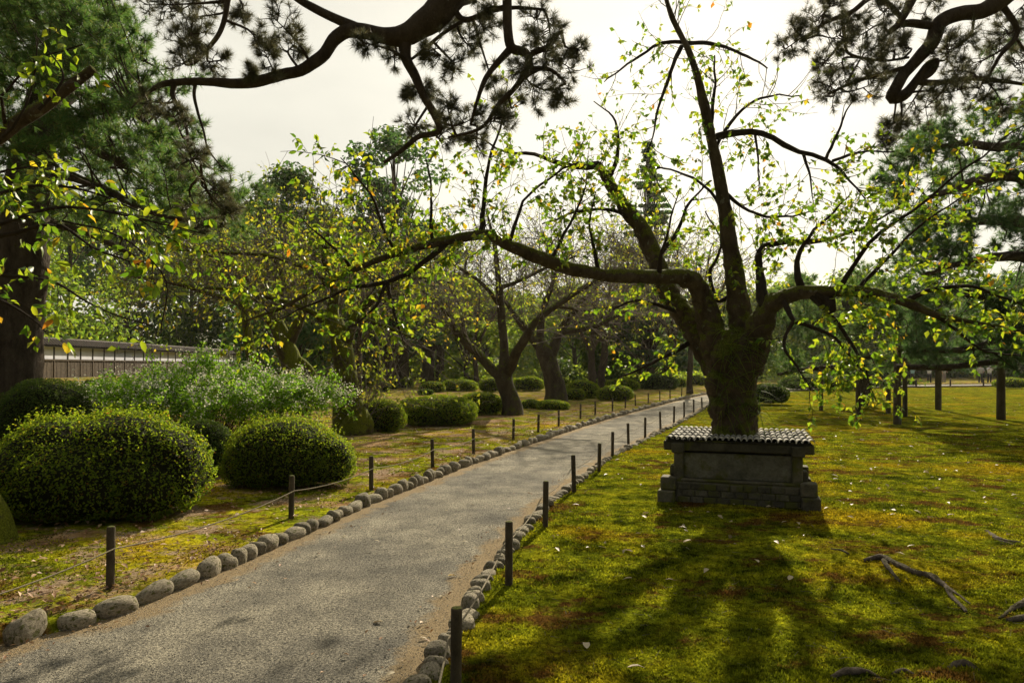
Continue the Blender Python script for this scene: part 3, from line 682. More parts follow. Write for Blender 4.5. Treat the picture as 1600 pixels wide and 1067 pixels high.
def big_cherry():
    t = thing('cherry_tree', (PC[0], PC[1], 0), 'large old cherry tree rising from the tiled planter, mossy forked trunk and sparse leaves', 'tree')
    D = 8.9
    trunk = pxl([(1149, 712, D, 38), (1149, 690, D, 36), (1148, 668, D, 34), (1146, 640, D, 34), (1142, 610, D, 38), (1142, 580, D, 40), (1144, 556, D, 41), (1145, 535, D, 38), (1146, 518, D, 28)])
    lead = {
     'A': pxl([(1128, 580, D, 22), (1117, 540, D, 22), (1108, 500, D, 19), (1098, 466, D, 17), (1086, 440, D - .1, 14), (1060, 432, D - .2, 12), (1020, 433, D - .4, 11), (960, 431, D - .6, 10.5), (900, 421, D - .8, 10.5), (850, 406, D - 1, 10), (800, 386, D - 1.2, 9.5), (757, 368, D - 1.3, 9)
       , (700, 377, D - 1.4, 7.5), (650, 386, D - 1.5, 6), (600, 401, D - 1.6, 5), (550, 424, D - 1.7, 4.4), (500, 450, D - 1.8, 3.6), (440, 478, D - 1.9, 2.6), (385, 500, D - 2, 1.6)]),
     'B': pxl([(1122, 580, D + .2, 22), (1100, 535, D + .3, 22), (1075, 500, D + .4, 19), (1048, 462, D + .5, 16), (1025, 408, D + .6, 14), (1005, 362, D + .7, 13), (975, 322, D + .8, 10.5), (950, 285, D + .9, 8), (935, 257, D + 1, 6)]),
     'C': pxl([(1168, 560, D - .1, 24), (1160, 510, D, 20), (1151, 455, D, 16), (1141, 385, D, 12.5), (1130, 310, D - .1, 10.5), (1116, 240, D - .2, 8.5), (1101, 165, D - .3, 7), (1086, 105, D - .4, 5.6), (1064, 55, D - .5, 4.4), (1045, 15, D - .6, 3.6), (1030, -40, D - .7, 2.5)]),
     'D': pxl([(1168, 580, D - .2, 24), (1180, 535, D - .3, 23), (1191, 500, D - .4, 20), (1205, 474, D - .5, 15), (1235, 461, D - .7, 12), (1275, 457, D - .9, 10.5), (1320, 454, D - 1.1, 9), (1370, 458, D - 1.3, 8), (1420, 474, D - 1.5, 7), (1470, 494, D - 1.6, 5), (1530, 505, D - 1.7, 3.6), (1620, 522, D - 1.8, 2.2)]),
    }
    # fused lower trunk
    g = Geo(); tr = smooth_line(trunk, 26); tube(g, tr, 20, .10, True, 1, 4)
    for k, m in (('A', 6), ('B', 5), ('C', 4), ('D', 5)): tube(g, smooth_line(lead[k][:m], 22), 16, .09, True, 2, 5)
    for (px, py, r) in ((1118, 600, 16), (1170, 640, 17), (1128, 560, 18), (1165, 575, 20), (1130, 695, 22), (1172, 696, 20), (1120, 640, 14)):   # burls and flare
        c = W(px, py, D - .22); l = np.array([(c[0], c[1] + .1, c[2] - r * .008 * .8, r * .004), (c[0], c[1], c[2], r * .0082), (c[0], c[1] + .1, c[2] + r * .008, r * .004)])
        tube(g, smooth_line(l, 8), 10, .12, True, 7, 5)
    o = g.build('trunk', M['bark'], t)
    rm = o.modifiers.new('fuse', 'REMESH'); rm.mode = 'VOXEL'; rm.voxel_size = .018; rm.use_smooth_shade = True
    tx = bpy.data.textures.new('bark_relief', 'CLOUDS'); tx.noise_scale = .11; tx.noise_depth = 3
    dm = o.modifiers.new('relief', 'DISPLACE'); dm.texture = tx; dm.strength = .085; dm.mid_level = .5; dm.texture_coords = 'LOCAL'
    smm = o.modifiers.new('soft', 'SMOOTH'); smm.iterations = 1; smm.factor = .4
    lines = []
    for k, m in (('A', 5), ('B', 4), ('C', 3), ('D', 4)):
        g = Geo(); l = smooth_line(lead[k][m - 1:], 70); l[6:, :3] += .022 * np.stack([lump(l[6:, :3], 4.5, q) for q in (3, 6, 8)], -1) * np.linspace(0, 1, len(l) - 6)[:, None] ** .5; tube(g, l, 16, .2, True, 3, 9); g.build('limb', M['bark'], t); lines.append(l)
    sub = [
     [(757, 366, 7.6, 7), (752, 358, 7.6, 5), (750, 350, 7.6, 3)],
     [(700, 377, 7.5, 5), (672, 403, 7.45, 4.2), (640, 425, 7.4, 4), (604, 441, 7.3, 3.6), (560, 448, 7.2, 3), (520, 462, 7.1, 2.4), (470, 482, 7, 1.6), (430, 500, 7, 1)],
     [(604, 441, 7.3, 3), (592, 470, 7.2, 2.5), (572, 498, 7.1, 2), (540, 515, 7.0, 1)],
     [(606, 441, 7.3, 3), (612, 470, 7.25, 2.6), (622, 505, 7.2, 2.2), (628, 535, 7.2, 1)],
     [(675, 380, 7.5, 3), (674, 350, 7.5, 2.6), (672, 300, 7.5, 2), (668, 250, 7.5, 1.5)],
     [(752, 360, 7.6, 5), (756, 320, 7.7, 3.6), (762, 270, 7.7, 3), (775, 210, 7.7, 2.2), (795, 150, 7.7, 1.6)],
     [(795, 384, 7.7, 3), (806, 345, 7.7, 2.6), (830, 300, 7.8, 2.2), (870, 270, 7.8, 2), (905, 255, 7.9, 1.6)],
     [(860, 408, 7.9, 3), (880, 370, 8, 2.4), (905, 320, 8, 2), (915, 280, 8, 1.2)],
     [(935, 258, 9.9, 6), (905, 262, 9.7, 4.5), (872, 255, 9.6, 4), (835, 243, 9.4, 3.2), (790, 236, 9.2, 2.4), (740, 215, 9.2, 1.4)],
     [(950, 285, 9.8, 4), (965, 240, 9.8, 3), (960, 190, 9.8, 2), (930, 160, 9.8, 1)],
     [(1025, 405, 9.5, 4), (1060, 360, 9.5, 3), (1075, 320, 9.4, 2.4), (1110, 280, 9.4, 1.4)],
     [(1000, 352, 9.6, 4), (960, 330, 9.6, 3), (900, 330, 9.5, 2.4), (850, 350, 9.5, 1.6)],
     [(1075, 497, 9.3, 4), (1040, 480, 9.2, 3), (990, 470, 9.1, 2.4), (950, 490, 9, 1.5)],
     [(1085, 530, 9.3, 4.5), (1050, 552, 9.2, 3.4), (1010, 572, 9.1, 2.6), (965, 590, 9, 1.4)],
     [(1121, 214, 8.7, 6), (1150, 208, 8.6, 5), (1190, 208, 8.5, 4.6), (1235, 232, 8.4, 4.2), (1290, 249, 8.3, 3.4), (1335, 290, 8.2, 2), (1350, 310, 8.2, 1.2)],
     [(1180, 208, 8.5, 2), (1185, 250, 8.5, 1.6), (1187, 300, 8.5, 1)],
     [(1255, 240, 8.4, 2.4), (1262, 270, 8.4, 1.8), (1270, 310, 8.4, 1)],
     [(1290, 249, 8.3, 2.4), (1310, 205, 8.3, 2), (1325, 170, 8.3, 1.3), (1340, 150, 8.3, 1)],
     [(1300, 252, 8.3, 2.4), (1350, 238, 8.2, 2), (1400, 235, 8.1, 1.3)],
     [(1070, 68, 8.5, 3.4), (1110, 68, 8.4, 3), (1160, 85, 8.3, 2.4), (1200, 108, 8.2, 1.5)],
     [(1065, 72, 8.5, 3.4), (1048, 110, 8.4, 3), (1030, 170, 8.4, 2.4), (1015, 225, 8.4, 1.4)],
     [(1073, 66, 8.5, 3), (1030, 70, 8.4, 2.6), (980, 100, 8.4, 2), (945, 130, 8.4, 1)],
     [(1110, 200, 8.7, 3), (1115, 140, 8.6, 2.4), (1118, 90, 8.6, 1.6)],
     [(1196, 478, 8.45, 11), (1191, 458, 8.5, 9), (1188, 430, 8.6, 7), (1184, 402, 8.6, 6), (1192, 386, 8.6, 6), (1215, 381, 8.6, 5), (1262, 379, 8.6, 4)],
     [(1262, 379, 8.6, 4), (1310, 370, 8.5, 3), (1370, 345, 8.4, 2), (1420, 320, 8.4, 1.2)],
     [(1252, 452, 8.2, 6), (1245, 425, 8.2, 5), (1246, 400, 8.2, 4), (1262, 375, 8.2, 3), (1300, 330, 8.2, 2), (1330, 300, 8.2, 1)],
     [(1312, 450, 7.9, 4), (1340, 405, 7.8, 3.4), (1375, 365, 7.7, 3), (1440, 320, 7.6, 2.4), (1510, 262, 7.5, 2), (1570, 215, 7.4, 1.4), (1630, 175, 7.3, 1)],
     [(1340, 452, 7.8, 3), (1390, 400, 7.7, 2.6), (1440, 350, 7.6, 2), (1500, 310, 7.5, 1.4), (1560, 285, 7.5, 1)],
     [(1415, 470, 7.5, 4.5), (1460, 452, 7.4, 3.6), (1520, 450, 7.3, 3), (1580, 468, 7.2, 2), (1640, 480, 7.2, 1.4)],
     [(1400, 470, 7.5, 4), (1470, 500, 7.4, 3), (1530, 545, 7.3, 2), (1600, 560, 7.3, 1.2)],
     [(1225, 472, 8.2, 4), (1240, 500, 8, 3.6), (1270, 512, 7.9, 3), (1305, 530, 7.8, 2.6), (1340, 570, 7.7, 2), (1362, 605, 7.7, 1.4)],
     [(1268, 464, 8, 4), (1300, 495, 7.9, 3.2), (1325, 530, 7.8, 2.8), (1345, 565, 7.7, 2), (1370, 630, 7.7, 1)],
     [(1240, 500, 8, 3), (1225, 540, 8, 2.4), (1250, 580, 7.9, 1.8), (1268, 610, 7.9, 1)],
     [(1280, 460, 8, 12), (1296, 470, 7.9, 10), (1306, 488, 7.8, 7)],
     [(1150, 455, 8.9, 4), (1120, 470, 9.1, 3.4), (1110, 430, 9.2, 3), (1128, 380, 9.2, 2), (1100, 330, 9.2, 1.2)],
     [(1030, 432, 8.5, 3.6), (1032, 400, 8.4, 3), (1045, 350, 8.3, 2), (1060, 300, 8.3, 1.2)],
     [(935, 428, 8.2, 3.6), (930, 395, 8.2, 3), (920, 350, 8.1, 2), (930, 300, 8.1, 1.2)],
     [(1130, 300, 8.8, 3), (1170, 330, 8.7, 2.4), (1220, 340, 8.6, 2), (1280, 330, 8.5, 1.2)],
     [(1110, 245, 8.7, 3), (1150, 180, 8.6, 2.4), (1200, 150, 8.5, 2), (1250, 150, 8.4, 1.2)],
     [(1135, 350, 8.9, 3), (1110, 300, 8.9, 2.4), (1060, 270, 8.9, 2), (1010, 260, 8.9, 1.2)],
     [(550, 424, 7.2, 3), (530, 395, 7.1, 2.4), (500, 370, 7, 1.8), (470, 340, 7, 1)],
     [(620, 394, 7.3, 3), (600, 360, 7.2, 2.4), (585, 310, 7.1, 2), (555, 270, 7.1, 1.4), (530, 245, 7.1, 1)],
    ]
    g = Geo(); sl_ = []
    for s in sub:
        l = smooth_line(pxl(s), 16); wv = np.linspace(0, 1, 16)[:, None]; l[:, :3] += .045 * wv * np.stack([lump(l[:, :3], 5, q) for q in (1, 5, 9)], -1) + .012 * np.stack([lump(l[:, :3], 15, q) for q in (2, 6, 8)], -1); l[:, 3] *= 1.12 - .35 * wv[:, 0]; tube(g, l, 7, .16, True, 4, 18); sl_.append(l)
    PL = resample(sl_); PLm = resample([l for l in lines])
    far = np.concatenate((PL, PLm[:, 0:] ))
    # twigs
    wts = np.linalg.norm(np.diff(PL, axis=1), axis=2).sum(1)
    T1 = shoots(PL, 420, (.25, .75), .75, .10, .22, 6, .1)
    T1b = shoots(PLm, 130, (.25, .8), .85, .22, .22, 6, .25)
    T1 = np.concatenate((T1, T1b))
    T2 = shoots(T1, 1100, (.10, .38), .8, .0, .22, 5, .2)
    tubes(g, T1, RNG.uniform(.0035, .006, len(T1)), .0018, 4); tubes(g, T2, RNG.uniform(.0018, .003, len(T2)), .001, 3)
    g.build('branches', M['twig'], t, kind='stuff')
    ALL = np.concatenate((T1[:, :5], T2))
    pos, tan = along(ALL, 13500, .3)
    # in the photo leaves gather in a band at mid height and thin out towards the sky
    py = HZ - F * (pos[:, 2] - H) / pos[:, 1]; px = 800 + F * pos[:, 0] / pos[:, 1]
    keepp = np.where(py < 200, .42, 1.0) * np.where((px > 1000) & (py < 330), .75, 1.0); k = RNG.random(len(pos)) < keepp; pos = pos[k]; tan = tan[k]
    d, s, nn = leaf_frames(len(pos), tan, .45, .45)
    place_leaves(t, pos, d, s, nn, RNG.uniform(.036, .092, len(pos)))
    # strap-like fern grass hanging in the fork
    g = Geo(); n = 150; c = np.array([W(px, py, 8.48) for px, py in zip(RNG.uniform(1125, 1190, n), RNG.uniform(515, 650, n))])
    st = np.repeat(c[:, None], 6, 1); dr = RNG.normal(size=(n, 3)) * .06; dr[:, 1] -= .05
    for k in range(1, 6): st[:, k] = st[:, k - 1] + dr * .6 + np.array((0, 0, -.012 * k))
    tubes(g, st, .003, .0012, 3); g.build('fern', M['wood_leaf'], t, kind='stuff')
big_cherry()

# ------------------------------------------------------------------ pines
def pine(t, limbs, clumps, bmat, nmat, tuft_n=26, nlen=.085, nwd=.0016, twig=(.25, .5), ntw=10, nsub=14, extra_trunk=None, tsides=12, per=2, tpx=None, rough=.12, fr=4):
    ls = []
    if extra_trunk is not None:
        g = Geo(); l = smooth_line(extra_trunk, 30); tube(g, l, 18, .07, True, 6, 3); g.build('trunk', M[bmat], t)
    g = Geo()
    for s in limbs:
        l = smooth_line(s, max(10, len(s) * 4)); l[:, :3] += np.minimum(l[:, 3:4] * .35, .04) * np.stack([lump(l[:, :3], 5, q) for q in (2, 6, 8)], -1)
        tube(g, l, tsides, rough, True, 5, fr); ls.append(l)
    if extra_trunk is not None: ls.append(l0 := smooth_line(extra_trunk, 30))
    g.build('limbs', M[bmat], t, kind=None)
    AP = np.concatenate([l[:, :3] for l in ls]); g = Geo(); gn = Geo()
    for (c, r) in clumps:
        c = np.asarray(c); k = np.argmin(((AP - c) ** 2).sum(1) + .0); a = AP[k]
        mid = (a + c) / 2 + RNG.normal(size=3) * r * .35; L = np.linalg.norm(c - a)
        con = smooth_line([(*a, .012 + .012 * r + L * .006), (*mid, .010 + .008 * r), (*c, .006), (*(c + (c - mid) * .5 + RNG.normal(size=3) * r * .2), .003)], 10)
        tube(g, con, 5, .1, False, 3, 9)
        P0 = resample([con], 10)
        T1 = shoots(P0, ntw, (r * .7, r * 1.35), .95, .05, .3, 6, .35)
        T2 = shoots(T1, nsub, (r * .25, r * .6), .85, .12, .3, 3, .2)
        tubes(g, T1, .006 * twig[1] * 2, .002, 4); tubes(g, T2, .003, .0012, 3)
        A = np.concatenate((T1[:, -2:], T2[:, -2:])); tip = A[:, -1]; dr = nrm(A[:, -1] - A[:, -2])
        pos = [tip]; dd = [dr]
        for q in range(per - 1):
            p2, t2 = along(np.concatenate((T1[:, 3:], T2)), len(tip), .3); pos.append(p2); dd.append(t2)
        needles(gn, np.concatenate(pos), nrm(np.concatenate(dd) + np.array((0, 0, .25))), tuft_n, nlen, nwd)
    g.build('twigs', M[bmat], t, kind='stuff'); gn.build('needles', M[nmat], t, smooth=False, kind='stuff')

# overhanging pine above the path (its trunk stands behind the viewpoint)
t = thing('pine_tree', (3.2, -2.2, 0), 'pine limb with dark bark and needle tufts hanging in from the top centre', 'tree')
D = 7.0
trunk = [(3.2, -2.2, -.1, .34), (3.1, -2.1, 1.5, .29), (2.9, -1.8, 3.5, .26), (2.5, -1.1, 5.4, .23), (1.9, .4, 6.5, .21), (.9, 3.2, 6.6, .2), (.1, 5.8, 6.2, .19)] + pxl([(745, -60, D, 27)])
limbs = [trunk[-3:] + pxl([(705, -8, D, 25), (672, 34, D, 21), (632, 56, D, 16.5), (590, 54, D, 12.5), (548, 46, D, 12), (524, 60, D, 11), (503, 88, D, 9.5), (470, 110, D, 8.5), (430, 120, D, 8.5), (385, 131, D, 8), (330, 128, D, 6.5), (285, 127, D, 5.5), (250, 133, D, 4), (225, 150, D, 2), (205, 170, D, 1)]),
  pxl([(560, 46, D, 10), (528, 30, D, 8), (495, 15, D, 7), (455, -10, D, 6), (420, -40, D, 5)]),
  pxl([(634, 52, D, 12), (634, 90, D, 8.5), (648, 118, D, 7.5), (662, 150, D, 6.5), (680, 180, D, 6), (686, 205, D, 5), (655, 214, D, 4.5), (628, 235, D, 4), (600, 255, D, 3)]),
  pxl([(700, -10, D, 6), (712, 18, D, 5), (728, 32, D, 4.5), (760, 20, D, 4), (800, 12, D, 3), (850, 15, D, 2)]),
  pxl([(790, -60, D - .3, 8), (792, 0, D - .3, 7.5), (793, 45, D - .3, 7), (799, 76, D - .3, 7), (822, 84, D - .3, 6), (826, 108, D - .3, 5.5), (808, 135, D - .3, 4.5), (778, 165, D - .3, 4), (752, 200, D - .3, 3), (700, 215, D - .2, 2)]),
  pxl([(799, 76, D - .3, 6), (776, 100, D - .3, 4.5), (758, 125, D - .3, 4), (745, 160, D - .3, 3), (735, 195, D - .2, 2)]),
  pxl([(830, 85, D - .3, 5), (860, 70, D - .3, 3.5), (880, 40, D - .3, 2)]), pxl([(826, 108, D - .3, 4), (860, 110, D - .3, 3), (885, 130, D - .3, 2)]),
  pxl([(730, 30, D, 3), (690, 55, D, 3), (660, 80, D, 2.5), (640, 95, D, 2)]),
  pxl([(365, -50, D, 5), (356, 0, D, 4.5), (350, 35, D, 4), (335, 65, D, 3.5), (305, 98, D, 2.4)]),
  pxl([(272, 130, D, 4), (270, 150, D, 3.6), (284, 178, D, 3.2), (292, 205, D, 2.4), (296, 240, D, 1.8), (315, 275, D, 1.2)]), pxl([(305, 130, D, 3), (303, 150, D, 2.6), (310, 180, D, 2.2), (318, 205, D, 1.8), (326, 235, D, 1.4), (350, 265, D, .9)]),
  pxl([(790, -30, D - .3, 6), (745, -60, D, 14)]), pxl([(365, -50, D, 5), (420, -40, D, 5)])]
cl = [(285, 15, 34), (300, 50, 30), (320, 25, 30), (285, 85, 26), (295, 70, 26), (255, 8, 26), (440, 40, 26), (455, 75, 24), (420, 95, 20), (400, 60, 22), (340, 95, 20), (380, 20, 20),
  (580, 70, 16), (615, 90, 18), (660, 140, 20), (700, 30, 26), (755, 45, 24), (730, 70, 24), (840, 30, 30), (860, 60, 30), (850, 75, 26), (830, 110, 30), (880, 100, 26), (845, 140, 28), (800, 170, 26), (770, 190, 24), (730, 190, 28), (700, 170, 20), (690, 210, 26),
  (650, 195, 22), (710, 100, 22), (680, 80, 22), (640, 150, 16), (770, 10, 22), (900, 75, 16), (880, 150, 20), (770, 130, 18), (745, 215, 18), (240, 160, 22), (300, 250, 26), (330, 300, 28), (350, 330, 26), (310, 330, 24), (275, 190, 20), (390, 115, 10)]
pine(t, limbs, [(W(a, b, D + random.uniform(-.5, .5)), r / F * D) for a, b, r in cl], 'pine_limb', 'pine_over', 26, .085, .0019, ntw=12, nsub=26, extra_trunk=trunk, per=2)

# pine over the right-hand lawn, seen at the top right
t = thing('pine_tree', (8.6, 6.2, 0), 'dark twisted pine limb with a loop hanging in at the top right corner', 'tree')
D = 8.0
trunk = [(8.6, 6.2, -.1, .33), (8.5, 6.3, 1.5, .29), (8.3, 6.6, 3.2, .26), (7.8, 7.0, 4.8, .22), (7.0, 7.5, 6.0, .18)] + pxl([(1640, -50, D, 18)])
limbs = [trunk[-3:] + pxl([(1575, -12, D, 15), (1540, 15, D, 12), (1500, 22, D, 11), (1468, 38, D, 11), (1452, 70, D, 11), (1425, 102, D, 9.5), (1403, 130, D, 9), (1394, 152, D, 9), (1418, 147, D, 8), (1434, 124, D, 6.5), (1450, 102, D, 6), (1462, 96, D, 6), (1456, 112, D, 6), (1438, 128, D, 5.5), (1470, 130, D, 4.5), (1520, 122, D, 4), (1600, 132, D, 2.5)]),
  pxl([(1470, 45, D, 6), (1430, 38, D, 6), (1405, 40, D, 5), (1388, 52, D, 4)]), pxl([(1440, -40, D, 7), (1425, 0, D, 6.5), (1412, 25, D, 6), (1398, 45, D, 4)]),
  pxl([(1410, 30, D, 4), (1370, -5, D, 4), (1330, 20, D, 3.6), (1290, 36, D, 3), (1250, 65, D, 2)]), pxl([(1316, 25, D, 3), (1320, 60, D, 2.8), (1328, 85, D, 2.4), (1380, 95, D, 2), (1420, 90, D, 2)]),
  pxl([(1440, -40, D, 7), (1560, -60, D, 9), (1640, -50, D, 12)]), pxl([(1425, 105, D, 5), (1380, 115, D, 3.4), (1330, 130, D, 2.6), (1290, 150, D, 1.6)]),
  pxl([(1560, 0, D, 5), (1590, 50, D, 4), (1560, 90, D, 3), (1540, 130, D, 2)])]
cl = [(1250, 55, 22), (1275, 35, 26), (1300, 60, 26), (1330, 30, 24), (1290, 95, 26), (1320, 115, 26), (1350, 85, 26), (1300, 140, 24), (1355, 135, 24), (1345, 55, 24), (1385, 80, 26), (1380, 120, 22), (1410, 75, 24), (1480, 80, 28), (1510, 60, 28), (1500, 110, 28), (1545, 90, 30),
  (1570, 50, 30), (1590, 100, 30), (1450, 165, 26), (1415, 175, 22), (1395, 195, 20), (1480, 145, 24), (1530, 140, 26), (1590, 20, 26), (1380, 20, 24), (1450, 10, 24), (1300, 10, 20), (1230, 75, 16), (1560, 150, 20), (1390, 210, 14)]
pine(t, limbs, [(W(a, b, D + random.uniform(-.6, .6)), r / F * D) for a, b, r in cl], 'pine_limb', 'pine_over', 26, .085, .0019, ntw=13, nsub=30, extra_trunk=trunk, per=2)

# tall pine at the left edge
t = thing('pine_tree', (-8.9, 13.5, 0), 'tall dense green pine with a thick furrowed trunk at the left edge', 'tree')
D = 13.5
trunk = pxl([(12, 700, D, 46), (18, 590, D, 42), (26, 480, D, 38), (38, 400, D, 34), (42, 300, D, 32), (55, 220, D, 28), (75, 130, D, 22), (100, 40, D, 17), (115, -80, D, 12), (120, -190, D, 6)])
limbs = [pxl([(60, 215, D, 14), (110, 200, D - .6, 11), (140, 220, D - 1, 10), (160, 240, D - 1.2, 8), (200, 262, D - 1.5, 5)]), pxl([(45, 290, D, 12), (100, 275, D - 1, 8), (170, 300, D - 1.8, 6), (230, 330, D - 2, 4), (290, 345, D - 2.2, 3)]),
  pxl([(80, 120, D, 10), (140, 90, D, 7), (200, 80, D, 5), (225, 95, D, 3)]), pxl([(75, 140, D, 9), (140, 150, D, 7), (200, 170, D - .5, 5), (250, 210, D - 1, 3)]), pxl([(100, 40, D, 9), (150, 10, D, 6), (185, -10, D, 4)]),
  pxl([(50, 240, D, 10), (0, 200, D + .3, 8), (-60, 180, D + .5, 5)]), pxl([(95, 60, D, 8), (40, 20, D, 6), (-30, 10, D, 4)]), pxl([(40, 330, D, 9), (90, 350, D + 1, 7), (150, 370, D + 1.5, 5), (210, 400, D + 2, 3)]),
  pxl([(115, -60, D, 8), (170, -80, D, 5)]), pxl([(60, 200, D, 9), (120, 150, D + 1, 6), (180, 130, D + 1.5, 4)])]
cl = []
for k in range(165):
    y = random.uniform(-60, 340); xm = np.interp(y, [-60, 0, 60, 130, 200, 260, 330], [190, 175, 212, 235, 235, 300, 330]); x = random.uniform(-40, xm)
    if 35 < x < 110 and 240 < y < 330 and random.random() < .7: continue
    cl.append((x, y, random.uniform(22, 34), D + random.uniform(-2.8, 1.6)))
for x, y in ((250, 225), (280, 215), (300, 250), (330, 265), (345, 300), (300, 290), (265, 270), (240, 300), (380, 320), (360, 345), (325, 340), (290, 330), (245, 340), (205, 45), (215, 75), (232, 110), (225, 140), (215, 165), (240, 200), (265, 240), (320, 290), (350, 320), (370, 300), (270, 300), (180, 20), (190, 100), (300, 200), (280, 160), (290, 130)): cl.append((x, y, 24, D + random.uniform(-1, .5)))
pine(t, limbs, [(W(a, b, d_), r / F * d_) for a, b, r, d_ in cl], 'pine_bark', 'pine', 20, .15, .0052, ntw=8, nsub=20, extra_trunk=trunk, per=2)

# propped pine on the right
t = thing('pine_tree', (14.6, 19.5, 0), 'spreading dark pine at the right edge with its low limbs resting on wooden props', 'tree')
D = 19.0
trunk = pxl([(1655, 690, D, 34), (1650, 600, D, 32), (1640, 500, D, 28), (1655, 400, D, 26), (1640, 300, D, 22), (1620, 200, D, 16), (1640, 120, D, 10)])
limbs = [pxl([(1645, 540, D, 9), (1590, 558, D, 6), (1540, 567, D - .3, 5), (1480, 573, D - .4, 4), (1400, 573, D - .6, 3)]), pxl([(1640, 500, D, 9), (1560, 530, D - .3, 6), (1500, 546, D - .5, 4.5), (1404, 545, D - .6, 3.5)]),
  pxl([(1650, 420, D, 11), (1590, 400, D - .5, 8), (1540, 405, D - 1, 6.5), (1490, 415, D - 1, 4.5), (1440, 430, D - 1, 4)]), pxl([(1640, 300, D, 12), (1580, 275, D - .5, 9), (1520, 285, D - 1, 7), (1450, 310, D - 1.5, 4)]),
  pxl([(1620, 220, D, 10), (1560, 230, D, 7), (1500, 225, D, 5), (1430, 240, D, 3)]), pxl([(1645, 350, D, 10), (1560, 345, D + .6, 8), (1480, 350, D + 1, 5), (1420, 380, D + 1, 3)]),
  pxl([(1640, 470, D, 10), (1560, 465, D + 1, 8), (1460, 455, D + 1.5, 5), (1380, 470, D + 1.5, 3)])]
cl = []
for k in range(125):
    y = random.uniform(170, 560); xm = np.interp(y, [170, 200, 240, 300, 360, 420, 480, 560], [1540, 1440, 1400, 1400, 1410, 1390, 1400, 1430]); x = random.uniform(xm, 1650)
    if y > 500 and random.random() < .5: continue
    cl.append((x, y, random.uniform(20, 32), D + random.uniform(-1.5, 3)))
for k in range(22): cl.append((random.uniform(1410, 1640), random.uniform(470, 562), random.uniform(15, 22), D + random.uniform(-.5, 3)))
for x, y in ((1400, 270), (1390, 300), (1430, 225), (1420, 250), (1470, 210), (1380, 285), (1600, 180), (1570, 90), (1590, 60)): cl.append((x, y, 22, D + random.uniform(-1, 1)))
pine(t, limbs, [(W(a, b, d_), r / F * d_) for a, b, r, d_ in cl], 'pine_limb', 'pine_dark', 20, .19, .0075, ntw=8, nsub=20, extra_trunk=trunk, per=2)

# smaller pine with low pads behind the cherry
t = thing('pine_tree', (12.2, 27.0, 0), 'smaller pine with low flat green pads on thin props behind the cherry leaves', 'tree')
D = 27.0
trunk = pxl([(1345, 640, D + 2, 9), (1350, 600, D + 2, 9), (1330, 560, D + 2, 8), (1340, 520, D + 2, 7), (1320, 470, D + 2, 5), (1330, 420, D + 2, 3)])
limbs = [pxl([(1340, 572, D + 1, 5), (1300, 574, D, 4), (1250, 578, D - 1, 3), (1215, 585, D - 1, 2)]), pxl([(1345, 555, D + 1, 5), (1390, 560, D, 4), (1430, 570, D, 2)]), pxl([(1325, 500, D + 1, 4), (1270, 505, D, 3), (1230, 515, D, 2)]), pxl([(1330, 480, D + 1, 4), (1380, 480, D, 3), (1420, 500, D, 2)])]
cl = [(random.uniform(1205, 1420), random.choice((random.uniform(490, 520), random.uniform(545, 575), random.uniform(430, 480))), random.uniform(14, 22), D + random.uniform(-2, 2.5)) for k in range(60)]
pine(t, limbs, [(W(a, b, d_), r / F * d_) for a, b, r, d_ in cl], 'pine_limb', 'pine', 16, .2, .011, ntw=8, nsub=16, extra_trunk=trunk, per=2)

# ------------------------------------------------------------------ wooden props
def prop(px, base, top, w, label, lean=0):
    b = G(px, base); d = b[1]; r = w / 2 / F * d * .74; z1 = H - (top - HZ) / F * d; g = Geo()
    l = smooth_line([(0, 0, -.1, r * 1.05), (lean * .3, 0, z1 * .3, r), (lean * .7, 0, z1 * .7, r * .95), (lean, 0, z1, r * .92)], 10); tube(g, l, 10, .04, True, px, 2)
    t_ = g.mesh('prop_pole', M['prop']); linkmesh('prop_pole', t_, None, (b[0], b[1], .01), label=label, cat='prop post', group='wooden props under the pine limbs')
prop(1402, 664, 478, 15, 'tallest and thickest wooden prop pole in front of the crossbars')
prop(1414, 652, 560, 10, 'shorter wooden prop just behind the thick crossbar pole')
prop(1341, 656, 578, 11, 'grey prop pole between the planter and the thick pole, beside the low pine pads')
prop(1283, 642, 572, 8, 'thin prop pole nearest the cherry trunk under the low pine pads')
prop(1388, 647, 590, 10, 'short wooden prop left of the thick crossbar pole')
prop(1466, 641, 465, 12, 'tall slender wooden prop pole in front of the visitors')
prop(1564, 656, 560, 17, 'stout grey prop pole near the right edge of the lawn')
def cross(px0, px1, y, d, r, label):
    g = Geo(); l = smooth_line(pxl([(px0, y, d, r), ((px0 + px1) / 2, y + 1, d, r), (px1, y + 3, d, r * .9)]), 10); c = l[5, :3].copy()
    tube(g, l, 9, .07, True, 3, 3); g.build('crossbar', M['pine_limb'], None, at=c, label=label, cat='wooden bar')
cross(1400, 1508, 546, 18.9, 4, 'upper dark horizontal pole fixed across the tall pine props')
cross(1400, 1485, 573, 18.8, 4.5, 'lower dark horizontal pole between the pine props above the visitors')

